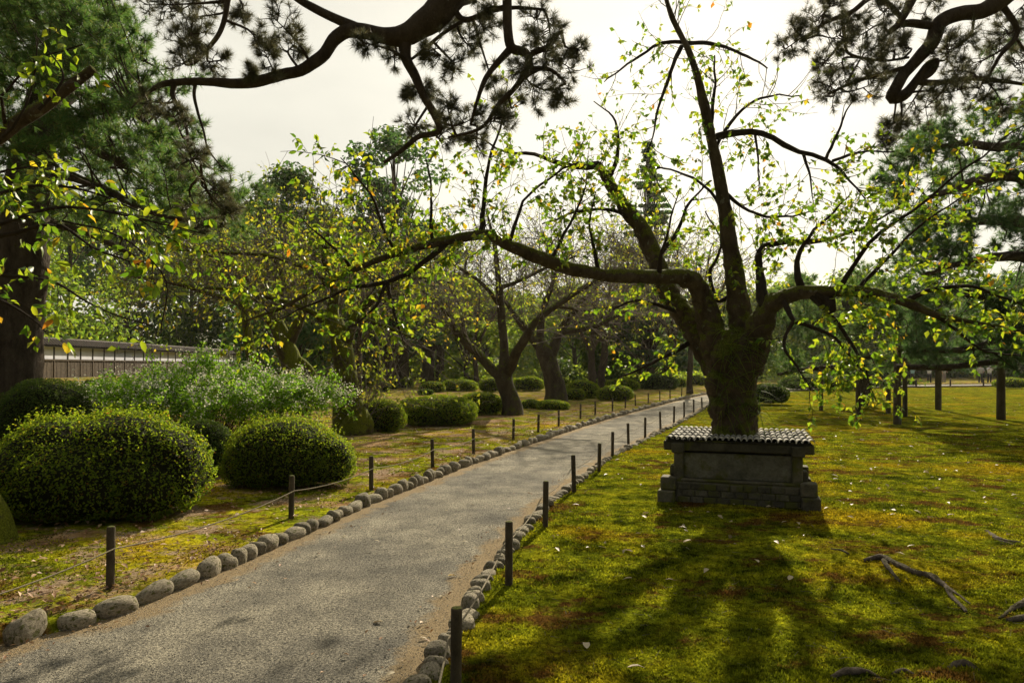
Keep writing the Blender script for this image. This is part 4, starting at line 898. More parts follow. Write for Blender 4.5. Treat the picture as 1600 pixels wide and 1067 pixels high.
# ------------------------------------------------------------------ shrubs
def shrub(px, base, hw, top, label, mat='azalea', dens=1.0, sz=None, sprig=0, sq=.75, depth=None, yk=.85, irr=.09, lobes=None, group='clipped azalea shrubs'):
    d = gd(base); 
    if depth: d = depth
    rx = hw / F * d; x = (px - 800) / F * d; z1 = H - (top - HZ) / F * d; ry = rx * yk; y = d + ry * .75
    gz = float(ground_z(x, y)) + .05; hgt = max(z1 - gz, .3)
    t_ = thing('shrub', (x, y, gz), label, 'shrub', group)
    sd = random.random() * 20
    lobes = lobes or [(0, 0, 1, 1, 0)]       # centre x, centre y, width, height, seed (fractions of the whole)
    def surf(u, k=1.0, li=0):      # unit directions -> lumpy clipped dome, steep below and rounded above
        cx, cy, lw, lh, ls = lobes[li]
        ex = np.where(u[:, 2] < 0, 3.2, 2.1); a = np.abs(u)
        u = u / ((a[:, 0] ** ex + a[:, 1] ** ex + a[:, 2] ** ex) ** (1 / ex))[:, None]
        lm = 1 + irr * lump(u + sd + ls, 1.5, 1) + .045 * lump(u + sd + ls, 4.5, 2)
        u = u * lm[:, None] * k
        return np.stack((x + (cx + u[:, 0] * lw) * rx, y + (cy + u[:, 1] * lw) * ry, gz + hgt * lh * (.5 + .5 * u[:, 2])), -1)
    def inside(P, li):
        m = np.zeros(len(P), bool)
        for q, (cx, cy, lw, lh, ls) in enumerate(lobes):
            if q != li: m |= (np.abs((P[:, 0] - x - cx * rx) / (lw * rx)) ** 2.6 + np.abs((P[:, 1] - y - cy * ry) / (lw * ry)) ** 2.6 + np.abs((P[:, 2] - gz - hgt * lh * .5) / (hgt * lh * .5)) ** 2.6) < .75
        return m
    s = sz or max(.026, 1.7 * d / F * 1.6)
    area = 2.6 * (rx * ry * 2 + hgt * (rx + ry)); n = int(min(24000, dens * area / (s * s * .30) * 1.0))
    Ps = []; Us = []
    for li, lb in enumerate(lobes):
        nn_ = int(n * lb[2] ** 1.6 * (1 if len(lobes) == 1 else .75)); u = nrm(RNG.normal(size=(nn_, 3))); q = surf(u, 1, li); c0 = np.array((x + lb[0] * rx, y + lb[1] * ry, gz + hgt * lb[3] * .5))
        dep = 1 - np.abs(RNG.normal(size=(nn_, 1))) * .06 + .012 + .05 * lump(q, min(16, .4 / s), 5)[:, None]
        q = c0 + (q - c0) * dep; m = ~inside(q, li); Ps.append(q[m]); Us.append(u[m])
    P = np.concatenate(Ps); u = np.concatenate(Us)
    k = P[:, 2] > gz + .02 + .12 * np.abs(lump(P, 3, 1)) * hgt; g = Geo()
    cards(g, P[k], s * RNG.uniform(.7, 1.3, k.sum()), u[k] * .8 + np.array((0, 0, .5)), .7, .55)
    if sprig:
        ns = sprig; pick = RNG.choice(len(P), ns, p=(P[:, 2] - gz).clip(0) ** 2 / ((P[:, 2] - gz).clip(0) ** 2).sum()); Q = P[pick]; uu = u[pick]
        for j in range(6):
            pp = Q + (uu * .6 + np.array((0, 0, .6))) * (.02 * j) + RNG.normal(size=(ns, 3)) * .008
            cards(g, pp, s * RNG.uniform(.8, 1.3, ns), uu, .9, .5)
    g.build('foliage', M[mat], t_, kind='stuff')
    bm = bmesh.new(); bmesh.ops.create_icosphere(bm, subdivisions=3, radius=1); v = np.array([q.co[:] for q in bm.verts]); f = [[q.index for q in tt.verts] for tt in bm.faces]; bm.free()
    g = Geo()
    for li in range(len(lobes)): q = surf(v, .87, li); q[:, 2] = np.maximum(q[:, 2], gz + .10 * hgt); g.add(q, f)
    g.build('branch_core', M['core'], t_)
    if d < 20:
        g = Geo(); n = 16; th = RNG.random(n) * 6.28; r_ = RNG.random(n) * .45
        a = np.stack((x + np.cos(th) * rx * r_ * .6, y + np.sin(th) * ry * r_ * .6, np.full(n, gz - .05)), -1); b = np.stack((x + np.cos(th) * rx * (r_ + .3), y + np.sin(th) * ry * (r_ + .3), np.full(n, gz + hgt * .45)), -1)
        m_ = (a + b) / 2 + RNG.normal(size=(n, 3)) * .03; tubes(g, np.stack((a, m_, b), 1), .012, .006, 5); g.build('stems', M['twig'], t_)
    return t_
shrub(102, 834, 176, 650, 'large sprawling clipped shrub in the left foreground behind the rope', 'azalea', 1.3, .031, 320, irr=.12, lobes=[(-.5, .1, .62, .97, 0), (.08, .1, .66, 1.0, 3), (.52, .0, .50, .86, 5), (-.1, -.25, .62, .76, 8), (.42, -.25, .44, .62, 9), (-.65, -.2, .5, .7, 2)])
shrub(432, 778, 107, 655, 'round clipped shrub beside the sandy ground, right of the big foreground shrub', 'azalea', 1.3, .028, 220, irr=.10, lobes=[(-.1, 0, .86, 1, 0), (.5, -.1, .50, .78, 3), (-.45, -.25, .5, .72, 6)])
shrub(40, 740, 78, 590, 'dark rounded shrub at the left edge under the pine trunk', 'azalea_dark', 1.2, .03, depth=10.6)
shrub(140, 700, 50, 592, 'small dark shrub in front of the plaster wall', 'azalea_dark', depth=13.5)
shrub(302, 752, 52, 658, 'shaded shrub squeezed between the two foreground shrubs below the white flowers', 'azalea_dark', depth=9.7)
shrub(590, 679, 38, 624, 'boxy clipped shrub touching the moss covered trunk base', 'azalea', 1.0, None, 60)
shrub(683, 670, 61, 619, 'wide loaf shaped clipped shrub in the middle of the bed', 'azalea', 1.0, None, 60)
shrub(750, 653, 37, 613, 'clipped shrub directly behind the wide loaf shaped one', 'azalea')
shrub(584, 601, 20, 585, 'low grey green shrub behind the slender mossy trunk', 'azalea_dark')
shrub(595, 614, 13, 598, 'small ball shrub on the gold moss slope', 'azalea_dark')
shrub(613, 609, 8, 597, 'tiny ball shrub touching the small one on the gold moss slope', 'azalea_dark')
shrub(632, 608, 13, 594, 'small spiky pale green shrub on the gold moss slope', 'azalea', sprig=50)
shrub(674, 615, 21, 596, 'dome shrub standing behind a tiny dark ball shrub', 'azalea')
shrub(664, 619, 12, 608, 'tiny dark ball shrub at the foot of the dome shrub', 'azalea_dark')
shrub(716, 613, 30, 592, 'broad dome shrub above the loaf shaped shrub', 'azalea')
shrub(768, 615, 21, 590, 'shrub just left of the forked cherry trunk', 'azalea')
shrub(826, 613, 25, 588, 'flat topped shrub between the forked cherry and the thick dark trunk', 'azalea')
shrub(829, 642, 15, 624, 'small pale bush right of the forked cherry foot', 'wood_bright')
shrub(865, 644, 26, 625, 'low rounded shrub in front of the thick dark trunk', 'azalea')
shrub(911, 625, 28, 594, 'tall rounded shrub right of the thick dark trunk', 'azalea')
shrub(899, 628, 17, 607, 'short sloping shrub at the foot of the thick dark trunk', 'azalea')
shrub(963, 629, 28, 602, 'rounded shrub standing right behind the rope of the left fence', 'azalea')
shrub(975, 612, 26, 591, 'shrub behind the one next to the rope', 'azalea')
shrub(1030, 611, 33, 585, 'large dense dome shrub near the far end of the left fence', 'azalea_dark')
shrub(1063, 607, 10, 591, 'small shrub at the right end of the large dome', 'azalea')
shrub(1092, 604, 16, 586, 'far shrub beside the cherry trunk where the path ends', 'azalea')
shrub(915, 594, 16, 584, 'far low hedge shrub above the tall rounded shrub', 'azalea')
shrub(955, 596, 18, 580, 'far dark shrub between two distant trunks', 'azalea_dark')
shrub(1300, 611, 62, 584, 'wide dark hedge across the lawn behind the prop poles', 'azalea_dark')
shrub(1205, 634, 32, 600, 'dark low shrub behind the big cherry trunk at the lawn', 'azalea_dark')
shrub(1390, 606, 25, 592, 'low shrub behind the tallest prop pole', 'azalea_dark')
shrub(1590, 608, 24, 590, 'bright shrub by the far path at the right edge', 'azalea')
shrub(1425, 603, 12, 592, 'small shrub at the edge of the far path before the visitors', 'azalea')
shrub(655, 592, 38, 583, 'long low hedge beyond the gold moss slope', 'azalea_dark')

shrub(1000, 603, 17, 589, 'low dome tucked left of the large dense dome shrub', 'azalea')
shrub(872, 603, 18, 589, 'small dome beyond the thick dark trunk foot', 'azalea')
shrub(700, 600, 16, 588, 'far dome peeping over the broad dome shrub', 'azalea')
shrub(548, 612, 18, 594, 'grey green dome left of the slender mossy tree', 'azalea')
shrub(790, 636, 13, 620, 'little pale bush at the left foot of the forked cherry', 'azalea')
shrub(645, 640, 22, 622, 'low spreading dome on the moss above the boxy shrub', 'azalea')
shrub(806, 606, 14, 592, 'tiny dome seen between the limbs of the forked cherry', 'azalea')
shrub(940, 606, 14, 592, 'dome at the foot of the two slim distant trunks', 'azalea')

def clover():
    x, y, _ = W(330, 640, 12.4); z1 = 1.66; t_ = thing('flowering_shrub', (x, y, .05), 'sprawling bush clover covered in small white flowers before the plaster wall', 'shrub')
    n = 330; th = RNG.random(n) * 6.28; rr = RNG.random(n) ** .6
    a = np.stack((x + np.cos(th) * .5 * rr, y + np.sin(th) * .4 * rr, np.full(n, .05)), -1)
    reach = np.stack((np.cos(th) * 2.25 * rr, np.sin(th) * 1.3 * rr, 0 * th), -1)
    u = np.linspace(0, 1, 9)[None, :, None]; hh = (1.22 + .58 * RNG.random(n) * (1 - .5 * rr) - .35 * rr)[:, None, None]
    P = a[:, None] + reach[:, None] * u ** 1.3; P[..., 2:] += hh * np.sin(u * (1.75)) + RNG.normal(size=(n, 1, 1)) * .03
    P += RNG.normal(size=P.shape) * .012
    g = Geo(); tubes(g, P, .005, .0015, 3)
    T2 = shoots(P, 1300, (.15, .4), .8, .1, .25, 4, .35); tubes(g, T2, .002, .001, 3); g.build('stems', M['twig'], t_, kind='stuff')
    g = Geo(); pos, tan = along(T2, 29000, 0); pos = pos + RNG.normal(size=pos.shape) * .03; cards(g, pos, RNG.uniform(.038, .068, len(pos)), np.tile((0, 0, .6), (len(pos), 1)), .8, .6); g.build('foliage', M['clover'], t_, kind='stuff')
    g = Geo(); pos, tan = along(np.concatenate((T2, P[:, 5:])), 1300, .5); pos = np.repeat(pos, 9, 0) + RNG.normal(size=(11700, 3)) * .05; pos[:, 2] += .045; cards(g, pos, RNG.uniform(.022, .038, len(pos)), None, 1, .9); g.build('flowers', M['petal'], t_, kind='stuff')
clover()

# ------------------------------------------------------------------ mid-ground trees
def bare_tree(limbs, label, px, base, twigs=420, leaves_n=500, bmat='bark_mid', lmat='cherry_leaf_far', tl=(.8, 2.2), up=.05, lsz=None, tmat='pale_twig', d=None, lm_r=.16, T2n=1.7):
    d = d or gd(base); x, y, _ = W(px, base, d); t_ = thing('cherry_tree', (x, y, float(ground_z(x, y))), label, 'tree')
    g = Geo(); ls = []
    for i, s in enumerate(limbs):
        l = smooth_line(s, 22); l[:, :3] += np.minimum(l[:, 3:4] * .4, .06) * np.stack([lump(l[:, :3], 1.8, q) for q in (2, 6, 8)], -1)
        if i == 0: gt = Geo(); tube(gt, l, 22, .17, True, 4, 3.2); gt.build('trunk', M[bmat], t_)
        else: tube(g, l, 10, lm_r, True, 4, 5); ls.append(l)
    g.build('limbs', M[bmat], t_)
    P = resample(ls, 12); T1 = shoots(P, int(twigs * .35), (tl[0], tl[1]), .8, up, .2, 8, .25); T2 = shoots(T1, int(twigs), (tl[0] * .45, tl[1] * .55), .8, up * .5, .22, 6, .15); T3 = shoots(T2, int(twigs * T2n), (tl[0] * .2, tl[0] * .7), .8, 0, .25, 4, .2)
    k = d / F; gg = Geo(); tubes(gg, T1, max(.010, k * .7), max(.004, k * .35), 3); tubes(gg, T2, max(.005, k * .42), max(.002, k * .22), 3); tubes(gg, T3, max(.0025, k * .24), max(.001, k * .16), 3)
    gg.build('twigs', M[tmat], t_, kind='stuff')
    if leaves_n:
        g = Geo(); pos, tan = along(np.concatenate((T2[:, :4], T3)), leaves_n, .2); dd, s, nn = leaf_frames(len(pos), tan, .4, .5); leaves(g, pos, dd, s, nn, (lsz or .10) * RNG.uniform(.7, 1.3, len(pos)), .55); g.build('leaves', M[lmat], t_, kind='stuff')
D = 22.5
bare_tree([pxl([(800, 668, D, 22), (801, 650, D, 18), (798, 628, D, 14.5), (790, 605, D, 13.5), (785, 585, D, 13.5), (786, 570, D, 10)]),
  pxl([(786, 592, D, 9), (768, 578, D, 8), (745, 552, D, 7), (725, 532, D, 6.5), (708, 510, D, 5), (690, 480, D, 3), (660, 455, D, 2)]),
  pxl([(786, 585, D, 9), (787, 550, D, 7.5), (784, 500, D, 6.5), (781, 455, D, 5.5), (778, 420, D, 4.5), (770, 370, D, 3), (760, 330, D, 1.5)]),
  pxl([(788, 588, D, 9), (802, 560, D - .4, 8), (822, 525, D - .8, 7), (845, 495, D - 1, 6), (880, 470, D - 1.2, 5), (930, 440, D - 1.4, 3.6), (980, 415, D - 1.5, 2)]),
  pxl([(781, 450, D, 4), (810, 440, D, 3), (850, 420, D, 2.4), (900, 400, D, 1.5)]), pxl([(725, 532, D, 4), (720, 490, D, 3), (700, 440, D, 2)]), pxl([(870, 478, D - 1, 3), (920, 485, D - 1, 2.4), (980, 475, D - 1, 1.6)]), pxl([(784, 480, D, 4), (750, 440, D, 3), (700, 410, D, 2), (650, 400, D, 1.2)])],
  'forked cherry with three mossy limbs above the left rope fence', 800, 652, 480, 1500)
D = 16.5
bare_tree([pxl([(542, 700, D, 30), (545, 668, D, 25), (540, 630, D, 19), (538, 590, D, 18), (534, 550, D, 17), (530, 520, D, 14), (526, 500, D, 10)]),
  pxl([(534, 530, D, 12), (520, 490, D, 9), (522, 450, D, 7), (505, 400, D, 5), (515, 350, D, 3)]), pxl([(536, 540, D, 12), (556, 495, D, 8), (590, 460, D, 6), (630, 440, D, 4), (680, 430, D, 2)]),
  pxl([(530, 520, D, 8), (490, 490, D, 5), (440, 470, D, 4), (380, 455, D, 3), (320, 450, D, 2)]), pxl([(522, 450, D, 5), (480, 420, D, 4), (420, 400, D, 3), (340, 395, D, 2), (270, 390, D, 1.4)]), pxl([(556, 495, D, 4), (600, 510, D - .5, 3), (650, 530, D - 1, 2)]),
  pxl([(548, 690, D - .3, 26), (558, 668, D - .3, 22), (560, 640, D - .3, 13), (552, 615, D - .2, 7)]), pxl([(570, 700, D - .2, 13), (574, 665, D - .2, 12), (568, 640, D - .2, 6)])],
  'old cherry with a lumpy base thickly covered in green moss', 540, 690, 750, 3300, 'bark_moss', tl=(.7, 2.0))
D = 19.5
bare_tree([pxl([(470, 640, D, 28), (468, 610, D, 21), (458, 575, D, 17), (448, 545, D, 15), (440, 520, D, 12), (436, 500, D, 8)]),
  pxl([(440, 530, D, 10), (425, 490, D, 7), (440, 440, D, 5), (425, 390, D, 3)]), pxl([(448, 540, D, 11), (470, 490, D, 7), (480, 440, D, 5), (500, 380, D, 3)]), pxl([(436, 510, D, 8), (390, 480, D, 5), (330, 460, D, 4), (260, 440, D, 3), (190, 430, D, 1.5)]),
  pxl([(455, 560, D, 10), (478, 575, D, 8), (494, 600, D, 7), (504, 635, D, 7)]), pxl([(425, 490, D, 5), (380, 430, D, 4), (320, 380, D, 3), (260, 350, D, 2)])],
  'leaning cherry with moss streaked buttress behind the flowering bush', 468, 630, 650, 2900, 'bark_moss', tl=(.8, 2.4), d=19.5)
bare_tree([pxl([(410, 640, 22, 11), (400, 580, 22, 9), (390, 530, 22, 7.5), (384, 495, 22, 6), (380, 470, 22, 5)]), pxl([(382, 490, 22, 5), (360, 440, 22, 4), (330, 400, 22, 2)]), pxl([(384, 490, 22, 5), (400, 440, 22, 4), (390, 390, 22, 2)])],
  'slender leaning cherry trunk in front of the far end of the plaster wall', 410, 640, 200, 300, 'bark_moss', d=22)
D = 31
bare_tree([pxl([(869, 640, D, 21), (868, 615, D, 17), (864, 590, D, 15), (856, 565, D, 14), (848, 545, D, 12), (842, 530, D, 8)]),
  pxl([(850, 550, D, 9), (830, 525, D, 7), (810, 500, D, 5), (790, 470, D, 3)]), pxl([(858, 560, D, 9), (875, 520, D, 7), (900, 480, D, 5), (940, 440, D, 3)]), pxl([(845, 540, D, 7), (850, 480, D, 5), (870, 420, D, 3), (860, 370, D, 1.5)]), pxl([(875, 520, D, 5), (930, 510, D, 4), (990, 480, D, 2.4), (1050, 470, D, 1.5)])],
  'thick dark leaning trunk standing among the clipped shrubs left of the path', 868, 630, 420, 1400, 'bark_mid', tl=(1.2, 3.2), d=31)
specs = [
 (560, 636, 6.5, 380, 30, 'slender mossy tree right of the moss covered old cherry', (560, 540)),
 (925, 606, 6, 380, 42, 'slim distant trunk left of the pair behind the rounded shrub', (924, 540)),
 (941, 604, 6, 400, 46, 'slim distant trunk just right of its slim neighbour', (945, 530)),
 (1078, 612, 4.5, 400, 40, 'thin dark tree next to the end of the left rope fence', (1080, 520)),
 (1042, 596, 8, 390, 60, 'forked far cherry above the large dome shrub', (1050, 520)),
 (668, 598, 10, 390, 60, 'short thick trunked cherry beyond the dome shrubs', (670, 545)),
 (744, 600, 4, 400, 56, 'thin pale trunk left of the forked cherry', (742, 540)),
 (1015, 594, 7, 400, 62, 'far tree between the slim trunks and the forked far cherry', (1010, 530)),
 (618, 606, 5, 420, 50, 'narrow leaning tree at the edge of the dark grove', (608, 540)),
]
for (px, base, r, top, d, lab, fk) in specs:
    fx, fy = fk
    bare_tree([pxl([(px, base + 6, d, r * 1.25), (px, base - 15, d, r), (fx, fy + 15, d, r * .85), (fx, fy, d, r * .7)])] +
      [pxl([(fx, fy + 8, d, r * .6), (fx + sx * 25, fy - 40, d, r * .45), (fx + sx * 50, (fy + top) / 2 - 10, d, r * .3), (fx + sx * 60, top, d, r * .15)]) for sx in (-1.1, .15, 1)],
      lab, px, base, 240, 1700, 'far_bark', tl=(1.6, 4.0), lsz=.15, d=d)

# ------------------------------------------------------------------ background trees
def crown_cloud(g, centres, rads, n, size, flat=.6):
    centres = np.asarray(centres); rads = np.asarray(rads); w = rads ** 2
    i = RNG.choice(len(centres), n, p=w / w.sum()); u = nrm(RNG.normal(size=(n, 3))); r = RNG.random(n) ** .35
    p = centres[i] + u * (rads[i] * r)[:, None] * np.array((1, 1, flat)); k = lump(p, 2.2 / rads.mean(), 3) + RNG.normal(size=n) * .35 > -.35
    cards(g, p[k], size * RNG.uniform(.7, 1.4, k.sum()), u[k] + np.array((0, 0, .6)), .6, .6)
def bg_tree(name, px, base, top, hw, d, label, mat, nclump=26, n=9000, size=None, low=.3, flat=.55, trunk_r=.28, cone=False, group='trees of the far wood'):
    x, y, _ = W(px, base, d); z0 = float(ground_z(x, y)); z1 = H - (top - HZ) / F * d; rx = hw / F * d; t_ = thing(name, (x, y, z0), label, 'tree', group)
    g = Geo(); lean = RNG.normal(size=2) * .3
    l = smooth_line([(x, y, z0 - .2, trunk_r * 1.3), (x + lean[0] * .2, y, z0 + (z1 - z0) * .15, trunk_r), (x + lean[0], y + lean[1], z0 + (z1 - z0) * .55, trunk_r * .7), (x + lean[0] * .8, y, z1 - .3, trunk_r * .15)], 14); tube(g, l, 9, .08, True, px, 1.5); g.build('trunk', M['far_bark'], t_)
    cs = []; rs = []; g = Geo()
    for k in range(nclump):
        u = random.random(); z = z0 + (z1 - z0) * (low + (1 - low) * u)
        wv = (1 - u) * .95 + .05 if cone else math.sqrt(max(0, 1 - (abs(u - .35) / .68) ** 2)) 
        a = random.random() * 6.28; rr = rx * wv * (random.random() ** .5); rad = rx * (random.uniform(.28, .45) if not cone else .07 + .20 * (1 - u))
        c = np.array((x + lean[0] * u + math.cos(a) * rr, y + math.sin(a) * rr, z - (rad * flat if u > .9 else 0))); cs.append(c); rs.append(rad)
        tp = l[min(13, int(13 * (low * .8 + (1 - low) * u * .85)))][:3]; bl = smooth_line([(*tp, trunk_r * .3), (*((tp + c) / 2 + RNG.normal(size=3) * .1), trunk_r * .18), (*c, trunk_r * .06)], 6); tube(g, bl, 5, .05, False)
    g.build('limbs', M['far_bark'], t_)
    g = Geo(); crown_cloud(g, cs, rs, n, size or d / F * 5.5, flat); g.build('crown', M[mat], t_, kind='stuff')
bg_tree('fir_tree', 1012, 600, 222, 90, 62, 'tall conical fir with flat tiers rising behind the big cherry', 'pine_dark', 190, 22000, .34, .06, .16, .3, True)
bg_tree('pine_tree', 610, 600, 190, 85, 50, 'tall pine top showing above the cherry branches left of centre', 'pine_dark', 80, 13000, .34, .12, .45, .3)
bg_tree('pine_tree', 452, 605, 258, 85, 44, 'rounded green pine between the tall left pine and the centre one', 'pine', 60, 11000, .32, .1, .5, .25)
bg_tree('pine_tree', 690, 598, 370, 70, 70, 'low dark conifer behind the long cherry limb', 'pine_dark', 26, 8000, .42, .2, .5, .3)
bg = [(-30, 330, 130, 60, 'wood_leaf', 'dense dark tree at the far left behind the pine trunk'), (110, 300, 110, 72, 'wood_leaf', 'broad leafy tree behind the left end of the plaster wall roof'), (200, 330, 90, 88, 'pine_dark', 'dark evergreen behind the middle of the plaster wall'),
  (300, 290, 90, 100, 'wood_leaf', 'tall shady tree above the flowering bush'), (385, 330, 80, 102, 'pine_dark', 'dark evergreen behind the leaning cherry'), (500, 360, 80, 75, 'wood_leaf', 'broad tree behind the moss covered cherry'),
  (560, 330, 70, 88, 'pine_dark', 'distant evergreen left of the low conifer'), (640, 420, 70, 80, 'wood_bright', 'light green tree beyond the dark grove'), (760, 450, 70, 80, 'wood_bright', 'pale green tree right behind the forked cherry'), (830, 455, 70, 95, 'wood_leaf', 'mid green tree behind the thick dark trunk'),
  (900, 440, 60, 85, 'wood_leaf', 'leafy tree beyond the slim pair of trunks'), (930, 470, 60, 62, 'azalea_dark', 'dark bushy tree beyond the tall rounded shrub'), (985, 455, 60, 90, 'wood_bright', 'light tree just below the conical fir'), (1060, 470, 60, 100, 'wood_bright', 'yellow green tree beyond the path end'),
  (1120, 450, 60, 95, 'wood_leaf', 'tree behind the big cherry fork'), (1190, 440, 70, 85, 'wood_leaf', 'leafy tree right behind the cherry trunk'), (1260, 430, 70, 92, 'wood_bright', 'sunlit tree behind the low pine pads'), (1340, 420, 70, 96, 'wood_leaf', 'tree beyond the prop poles'),
  (1420, 462, 80, 96, 'pine_dark', 'dark evergreen beyond the visitors'), (1500, 450, 80, 104, 'wood_leaf', 'broad tree behind the right hand visitors'), (1570, 430, 80, 100, 'wood_leaf', 'broad tree beyond the far path at the right edge'), (1640, 410, 80, 98, 'pine_dark', 'dark evergreen just beyond the right edge of the lawn')]
bg += [(500, 300, 60, 58, 'pine', 'tall green conifer between the rounded pine and the centre pine'), (730, 415, 55, 60, 'wood_bright', 'light leafy crown rising behind the left limb of the forked cherry'), (560, 380, 60, 52, 'wood_bright', 'light green crown behind the moss covered cherry')]
for px, top, hw, d, mat, lab in bg:
    bg_tree('pine_tree' if mat == 'pine_dark' else 'broadleaf_tree', px, 600, top, hw, d, lab, mat, 30, 7500, d / F * 7.0, .04, .75, .28)
for k, (px, base, r, d) in enumerate(((592, 592, 9, 70), (630, 590, 10, 72), (688, 590, 6, 75), (728, 590, 5, 78), (610, 588, 10, 80), (572, 592, 8, 66))):
    pass
g_labels = ['thick dark cedar trunk at the left of the dark grove', 'broad dark cedar trunk next to the shaded fence', 'dark cedar trunk right of the short thick cherry', 'thin cedar trunk left of the pale thin trunk', 'far cedar trunk deepest in the dark grove', 'cedar trunk next to the slender mossy tree']
for k, (px, r, d) in enumerate(((590, 9, 70), (628, 11, 66), (687, 6, 75), (730, 6, 78), (607, 9, 82), (570, 8, 64))):
    x, y, _ = W(px, 595, d); t_ = thing('cedar_tree', (x, y, 0), g_labels[k], 'tree', 'cedars of the dark grove')
    g = Geo(); rr = r / F * d; l = smooth_line([(x, y, -.2, rr * 1.3), (x, y, 1.5, rr), (x + .1, y, 6, rr * .8), (x, y, 12, rr * .4)], 12); tube(g, l, 10, .06, True, k, 2); g.build('trunk', M['far_bark'], t_)
    g = Geo(); cs = [np.array((x + random.uniform(-2, 2), y + random.uniform(-2, 2), random.uniform(5, 12))) for _ in range(16)]; crown_cloud(g, cs, [1.6] * 16, 3500, .45, .7); g.build('crown', M['pine_dark'], t_, kind='stuff')
def far_wood():
    g = Geo(); cs = []; rs = []
    for k in range(600):
        px = random.uniform(-250, 1850); d = random.uniform(105, 125)
        top = np.interp(px, [-250, 350, 450, 640, 800, 1000, 1200, 1400, 1850], [300, 330, 400, 455, 480, 490, 480, 465, 440]); py = random.uniform(top, 590); cs.append(W(px, py, d)); rs.append(random.uniform(3, 5))
    crown_cloud(g, cs, rs, 52000, 1.1, .9); g.build('far_wood', M['wood_leaf'], None, kind='stuff', label='dense green wood closing the garden in the distance', cat='wood')
    g = Geo(); n = 14000; y = RNG.uniform(66, 100, n); px = RNG.uniform(520, 1250, n); x = (px - 800) / F * y; p = np.stack((x, y, RNG.uniform(.1, 2.6, n) * (.6 + .4 * lump(np.stack((x, y, 0 * x), -1), .4))), -1)
    cards(g, p, RNG.uniform(.15, .32, n), np.tile((0, 0, .5), (n, 1)), .8, .6); g.build('undergrowth', M['wood_bright'], None, kind='stuff', label='bright green undergrowth beyond the clipped shrubs', cat='undergrowth')
far_wood()
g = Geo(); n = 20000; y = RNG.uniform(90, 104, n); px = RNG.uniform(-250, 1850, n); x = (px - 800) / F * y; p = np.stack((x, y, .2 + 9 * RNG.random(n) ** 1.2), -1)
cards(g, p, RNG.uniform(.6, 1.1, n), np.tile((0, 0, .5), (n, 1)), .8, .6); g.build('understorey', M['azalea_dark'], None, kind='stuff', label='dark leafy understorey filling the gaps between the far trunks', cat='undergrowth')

# ------------------------------------------------------------------ plaster wall
def garden_wall():
    A = np.array((-30.2, 38.)); B = np.array((-32.6, 86.)); dv = (B - A) / np.linalg.norm(B - A); nv = np.array((dv[1], -dv[0])); L = np.linalg.norm(B - A)
    t_ = thing('garden_wall', (A[0], A[1], .75), 'long white plaster garden wall with timber boards below and a tiled roof', 'wall')
    def slab(name, s0, s1, o0, o1, z0, z1, mat):
        c = [A + dv * s + nv * o for s, o in ((s0, o0), (s1, o0), (s1, o1), (s0, o1))]
        g = Geo(); v = [(*p, z0) for p in c] + [(*p, z1) for p in c]; g.add(v, [(0, 1, 2, 3)[::-1], (4, 5, 6, 7), (0, 1, 5, 4), (1, 2, 6, 5), (2, 3, 7, 6), (3, 0, 4, 7)]); return g.build(name, M[mat], t_, smooth=False)
    slab('wall_core', 0, L, -.25, 0, .4, 2.95, 'wall_dark'); n = int(L / 1.6)
    slab('rail', 0, L, .0, .09, 1.98, 2.08, 'wall_wood'); slab('base_sill', 0, L, .0, .11, .72, .84, 'wall_wood'); slab('footing', 0, L, .0, .3, .3, .715, 'lantern')
    for k in range(n):
        s = k * 1.6
        slab('plaster_panel', s + .09, s + 1.51, .0, .03, 2.09, 2.93, 'plaster'); slab('post', s - .06, s + .06, .0, .07, .845, 1.975, 'wall_wood'); slab('post', s - .05, s + .05, .0, .06, 2.085, 2.93, 'wall_dark')
        if s < 26:
            for j in range(6): slab('board', s + .08 + j * .243, s + .08 + j * .243 + .228, .0, .025 + .01 * (j % 2), .845, 1.975, 'wall_wood')
        else: slab('board_panel', s + .08, s + 1.52, .0, .03, .845, 1.975, 'wall_wood')
    g = Geo(); z = 2.95                              # gable roof
    def pt(s, o, z_): return (*(A + dv * s + nv * o), z_)
    g.add([pt(0, .36, z), pt(L, .36, z), pt(L, -.12, z + .42), pt(0, -.12, z + .42), pt(0, -.9, z), pt(L, -.9, z), pt(0, .36, z - .06), pt(L, .36, z - .06)], [(0, 1, 2, 3), (3, 2, 5, 4), (6, 7, 1, 0), (4, 5, 7, 6)]); g.build('roof', M['dark_tile'], t_, smooth=False)
    g = Geo(); ns = int(L / .34); ss = np.arange(ns) * .34 + .15
    P = np.array([[pt(s, .40, z + .03), pt(s, -.12, z + .46)] for s in ss]); P = np.stack((P[:, 0], (P[:, 0] + P[:, 1]) / 2, P[:, 1]), 1); tubes(g, P, .085, .085, 6)
    tubes(g, np.array([[pt(0, -.12, z + .5), pt(L / 2, -.12, z + .5), pt(L, -.12, z + .47)]]), .09, .09, 8); g.build('roof_tiles', M['wall_tile'], t_, kind='stuff')
garden_wall()

